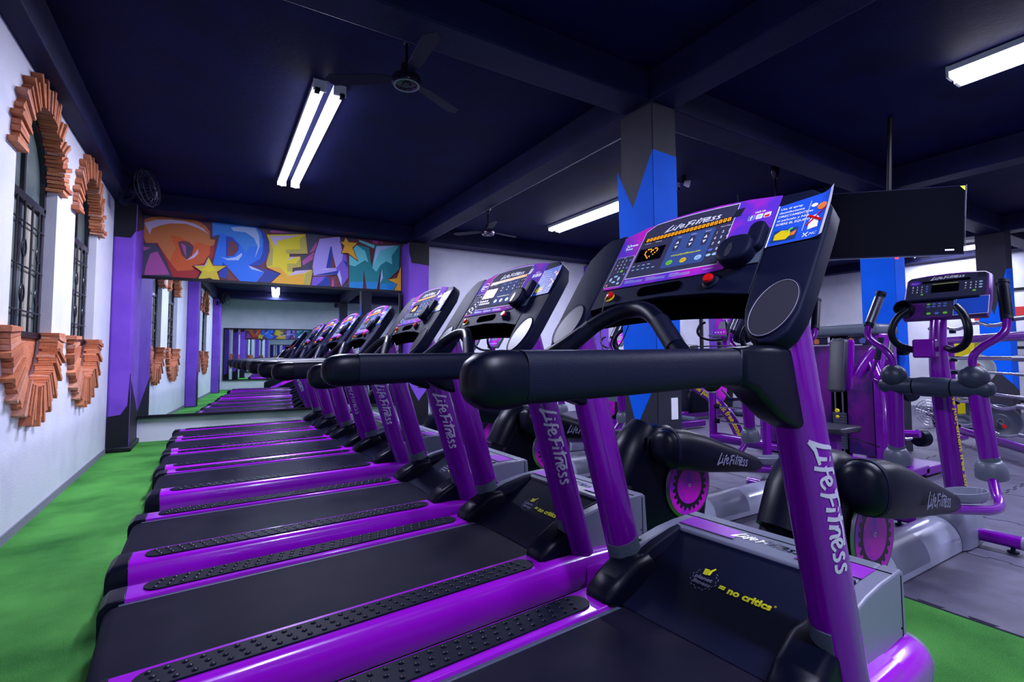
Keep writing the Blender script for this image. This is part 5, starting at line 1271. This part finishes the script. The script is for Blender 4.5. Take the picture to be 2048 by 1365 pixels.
q = at(1408, 690, 10.2); sc_ = upright_bike(q.x - .15, q.y - .1, 0, 'tall purple stair machine console right of the blue zigzag column, under the nearest console', 1.15); sc_.scale = (1.7, 1.7, 1.7)
upright_bike(3.04, 6.15, 0, 'exercise bike whose dark keypad shows above the second handrail, right one of two', 1.56)
upright_bike(3.04, 6.88, 0, 'exercise bike whose dark keypad shows above the second handrail, left one of two', 1.54)
q = at(1228, 690, 9.3); upright_bike(q.x - .3, q.y, 0, 'exercise bike just left of the blue zigzag column under the nearest console', 1.62)
# power rack
def power_rack():
    q = at(1420, 690, 11.6); t = thing('power_rack', 'black power rack against the far wall right of the blue zigzag column', 'rack', (q.x, q.y, 0.006), .2)
    for x in (-.6, .6):
        for y in (-.5, .5): 
            u_ = build('upright_post', MB().box((x - .035, y - .035, 0), (x + .035, y + .035, 2.35)), 'black_paint', t)
    build('crossbeam', MB().box((-.6, -.53, 2.28), (.6, -.47, 2.35)), 'black_paint', t); build('crossbeam', MB().box((-.6, .47, 2.28), (.6, .53, 2.35)), 'black_paint', t)
    build('crossbeam', MB().box((-.63, -.5, 2.28), (-.57, .5, 2.35)), 'black_paint', t); build('crossbeam', MB().box((.57, -.5, 2.28), (.63, .5, 2.35)), 'black_paint', t)
    build('bar_rest', MB().box((-.70, -.56, 1.55), (-.55, -.44, 1.66)), 'steel', t); build('bar_rest', MB().box((.55, -.56, 1.55), (.70, -.44, 1.66)), 'steel', t)
    b = thing('barbell', 'long steel barbell resting across the black power rack', 'barbell', (q.x, q.y, 1.68), .2)
    build('bar', MB().tube([(-1.1, -.5, 0), (1.1, -.5, 0)], .015, 8), 'steel', b); build('collar', MB().tube([(-.72, -.5, 0), (-.69, -.5, 0)], .03, 10), 'steel', b)
power_rack()
q = at(1484, 660, 7.4); bb = thing('punch_ball', 'dark leather ball hanging behind the cup holder arm of the nearest treadmill', 'ball', (q.x, q.y, q.z)); build('ball', MB().ball((0, 0, 0), .21, 24, 14), 'plastic', bb, angle=60); build('strap', MB().tube([(0, 0, .16), (0, 0, 3.69 - q.z)], .008, 6), 'steel', bb)

# ================================================================== BARBELL RACK AND PLATES AT THE RIGHT
P0, P1 = at(1905, 780, 7.3), at(2120, 780, 5.1)
def barbell_rack():
    a = Vector((P0.x, P0.y, 0.006)); b = Vector((P1.x, P1.y, 0.006)); d = (b - a); n_ = Vector((-d.y, d.x, 0)).normalized()
    t = thing('barbell_rack', 'long purple rack holding straight and curled steel bars at the right edge', 'rack', a)
    for q in (Vector(), d):
        build('upright_post', MB().tube([q, q + Vector((0, 0, 1.50))], .045, 12), 'purple', t, angle=60)
    for zz in (.16, 1.46): build('rail', MB().tube([Vector((0, 0, zz)), d + Vector((0, 0, zz))], .055, 12), 'purple', t, angle=60)
    build('floor_foot', MB().box((-.35, -.05, 0), (.35, .05, .06)), 'purple', t); 
    k = 0
    for zz, kind, r in ((1.62, 'curl', .022), (1.20, 'bar', .026), (1.02, 'bar', .014), (.76, 'bar', .016), (.62, 'curl', .020), (.30, 'curl', .016)):
        pts = []
        N = 13
        for i in range(N):
            s_ = -.16 + 1.25 * i / (N - 1); wob = 0
            if kind == 'curl': wob = .035 * (1, 1, 1, -.6, -.6, 1, 1, -.6, -.6, 1, 1, 1, 1)[i]
            pts.append(a + d * s_ + Vector((0, 0, zz + wob)) - n_ * .10)
        o = thing('barbell' if kind == 'bar' else 'curl_bar', '%s steel %s on the purple rack at the right edge, %s' % ('straight' if kind == 'bar' else 'bent', 'barbell' if kind == 'bar' else 'curl bar', ('topmost', 'second from the top', 'third from the top', 'fourth from the top', 'fifth from the top', 'lowest')[k]), 'barbell', pts[0], 0, 'bars on the purple rack')
        L = [p - pts[0] for p in pts]
        build('bar', MB().tube(L, r, 10, smooth=1 if kind == 'curl' else 0), 'chrome', o, angle=60)
        build('sleeve', MB().tube([L[-4], L[-1]], r * 1.35, 12), 'steel', o, angle=60); build('sleeve', MB().tube([L[0], L[2]], r * 1.35, 12), 'steel', o, angle=60)
        build('bar_cradle', MB().box(tuple(L[3] + Vector((-.03, -.03, -.05))), tuple(L[3] + Vector((.03, .03, -.0)))), 'plastic', o)
        k += 1
barbell_rack()
def plate(u, v, depth, r, mt, label, group, k=0, th=.035, ang=None):
    c = at(u, v, depth); ax = Vector((-.93, -.36, 0)).normalized() if ang is None else Vector((math.cos(ang), math.sin(ang), 0))
    c = c - ax * (k * (th + .006))
    t = thing('weight_plate', label, 'weight plate', c, 0, group)
    build('disc', MB().lathe([(.028, -th / 2), (r, -th / 2), (r + .004, 0), (r, th / 2), (r * .88, th / 2), (r * .84, th / 2 - .008), (r * .45, th / 2 - .008), (r * .42, th / 2), (.028, th / 2)], (0, 0, 0), ax, 32), mt, t, angle=45)
    build('hub_ring', MB().lathe([(.027, -th / 2 - .001), (.027, th / 2 + .004), (.036, th / 2 + .004), (.036, th / 2)], (0, 0, 0), ax, 16), 'steel', t)
    return c, ax
def tree(label, u, depth, specs, name='plate_tree'):
    base = at(u, 716, depth); t = thing(name, label, 'rack', (base.x, base.y, 0.006))
    build('post', MB().box((-.04, -.04, 0), (.04, .04, 1.25)), 'plastic', t, bevel=.005); build('foot', MB().box((-.35, -.05, 0), (.35, .05, .06)), 'plastic', t); build('foot', MB().box((-.05, -.35, 0), (.05, .35, .06)), 'plastic', t)
    return t
tree('black plate tree behind the barbell rack, carrying grey and black weight plates', 1958, 8.0, [])
for k in range(6):
    plate(1952, 738, 7.6, .225, 'grey_plate', 'grey weight plate in the upper stack, ' + ('at the front, hub facing the aisle', 'second from the front', 'third from the front', 'fourth from the front', 'fifth from the front', 'rearmost')[k], 'grey plates on the tree', k, .034)
for k in range(3):
    plate(2000, 843, 7.2, .235, 'black_plate', 'big black weight plate in the lower stack, ' + ('at the front', 'in the middle', 'rearmost')[k], 'black plates near the floor', k, .045)
for u, v, dep, L_ in ((1950, 730, 7.6, .28), (2000, 848, 7.2, .34)):
    c = at(u, v, dep); ax = Vector((-.93, -.36, 0)).normalized(); ax2 = Vector((.2, -1, 0)).normalized()
    o = thing('plate_peg', 'steel peg with a red end holding the %s plates' % ('grey' if v < 800 else 'black'), 'peg', c); build('peg', MB().tube([-ax * .4, ax * L_], .024, 12), 'steel', o); build('end_cap', MB().tube([ax * L_, ax * (L_ + .04)], .026, 12), 'red', o)
for k, (u, v, dep, r, lb) in enumerate(((1788, 880, 5.2, .088, 'round black dumbbell head behind the swing arm of the nearest cross trainer'), (1805, 700, 6.2, .07, 'small black plate beside the console mast of the nearest cross trainer'))):
    c = at(u, v, dep); t = thing('dumbbell', lb, 'dumbbell', c); build('head', MB().lathe([(.02, -.05), (r, -.045), (r + .004, 0), (r, .045), (.02, .05)], (0, 0, 0), (1, -.3, 0), 24), 'rubber', t, angle=45); build('bar', MB().tube([(0, 0, 0), (.36, -.108, 0)], .016, 10), 'chrome', t); build('head', MB().lathe([(.02, -.05), (r, -.045), (r + .004, 0), (r, .045), (.02, .05)], (.36, -.108, 0), (1, -.3, 0), 24), 'rubber', t, angle=45)
# bench, stand and yellow racks further off
def bench(u, depth, rz, label):
    q = at(u, 716, depth); t = thing('weight_bench', label, 'bench', (q.x, q.y, 0.006), rz)
    build('seat_pad', MB().rprism(rrect(-.6, -.14, .35, .14, .05, 4), lambda a, b, h: (a, b, h), .40, .47, .02, 3), 'pad', t, angle=50); build('back_pad', MB().rprism(rrect(.0, -.14, .7, .14, .05, 4), lambda a, b, h: (.38 + a * .75, b, .46 + a * .6 + h), .0, .06, .02, 3), 'pad', t, angle=50)
    build('frame', MB().box((-.6, -.04, .04), (.6, .04, .10)).box((-.5, -.03, .1), (-.44, .03, .40)).box((.3, -.03, .1), (.36, .03, .42)), 'grey_dark', t); build('foot', MB().box((-.6, -.3, 0), (-.52, .3, .06)), 'grey_dark', t); build('foot', MB().box((.52, -.3, 0), (.6, .3, .06)), 'grey_dark', t)
bench(1935, 9.3, .4, 'dark bench with a grey frame behind the mast of the nearest cross trainer')
def yellow_rack(u, depth, label, rz=0):
    q = at(u, 716, depth); t = thing('storage_rack', label, 'rack', (q.x, q.y, 0.006), rz)
    for x in (-.7, .7): build('upright_post', MB().box((x - .04, -.2, 0), (x + .04, .2, 1.55)), 'yellow_rack', t, bevel=.004)
    for zz in (.35, .85, 1.35): build('shelf', MB().box((-.7, -.18, zz), (.7, .18, zz + .05)), 'black_paint', t)
    return t
M['yellow_rack'] = mat('yellow_rack', srgb(228, 214, 0), .4)
yellow_rack(2044, 9.3, 'bright yellow and black storage rack at the right edge', 1.2)
yellow_rack(1925, 11.0, 'yellow legged storage rack further back, behind the grey plates', .3)
mf = thing('floor_fan', 'round grey wire floor fan between the swing arms of the nearest cross trainer', 'fan', at(1858, 826, 8.6))
w_ = MB()
for r in (.22, .17, .12, .07, .03): w_.tube([(r * math.cos(a) * .3, r * math.cos(a), r * math.sin(a)) for a in [2 * PI * i / 24 for i in range(25)]], .005, 5)
for k in range(24): a = 2 * PI * k / 24; w_.tube([(0, 0, 0), (.22 * math.cos(a) * .3, .22 * math.cos(a), .22 * math.sin(a))], .003, 4)
build('wire_guard', w_, 'steel', mf); build('motor', MB().lathe([(.06, 0), (.07, .06), (.05, .12)], (0, 0, 0), (1, -.3, 0)), 'plastic', mf); build('stand', MB().tube([(.1, 0, 0), (.12, -.05, -.30)], .02, 8).box((-.05, -.2, -.34), (.3, .12, -.31)), 'plastic', mf)
wc = thing('wall_notice', 'red and white framed notice on the far wall at the right edge', 'sign', on(2035, 628, 0, 14.84)); build('board', MB().box((-.03, -.9, -.5), (.03, .9, .5)), 'print_white', wc); build('lettering', MB().box((-.04, -.7, -.1), (-.03, .7, .15)), 'red', wc); build('frame', MB().box((-.05, -.95, .5), (.03, .95, .56)).box((-.05, -.95, -.56), (.03, .95, -.5)), 'black_paint', wc)
sw = thing('switch_lamp', 'small white spotlight on the ceiling just right of the zigzag column', 'light', on(1368, 366, 2, 3.60)); build('bracket', MB().box((-.02, -.02, 0), (.02, .02, .10)), 'plastic', sw); build('head', MB().lathe([(.03, 0), (.05, .05), (.05, .08)], (0, 0, 0), (.6, -.6, -.2)), 'print_white', sw)
# stair machine near the wall behind the camera, seen in the mirror
sm = thing('stair_climber', 'black and magenta stair machine behind the camera, seen only in the wall mirror', 'machine', (1.4, -3.3, 0.004)); 
build('body', MB().rprism([(-.9, .0), (.9, .0), (.9, 1.0), (.5, 1.1), (-.6, .45), (-.9, .3)], lambda a, b, h: (a, h, b), -.38, .38, .04, 3), 'rubber', sm, angle=50); build('stripe', MB().prism([(-.7, .12), (.2, .55), (.7, .9), (.7, .7), (.2, .4), (-.5, .1)], lambda a, b, h: (a, h, b), .38, .39), 'disc_magenta', sm)
for sg in (-1, 1): build('handrail', MB().tube([(-.8, sg * .35, .4), (-.7, sg * .36, 1.2), (.2, sg * .36, 1.5), (.8, sg * .36, 1.5)], .03, 10, smooth=1), 'rubber', sm)
build('console', MB().box((.7, -.25, 1.4), (.8, .25, 1.8)), 'plastic', sm)
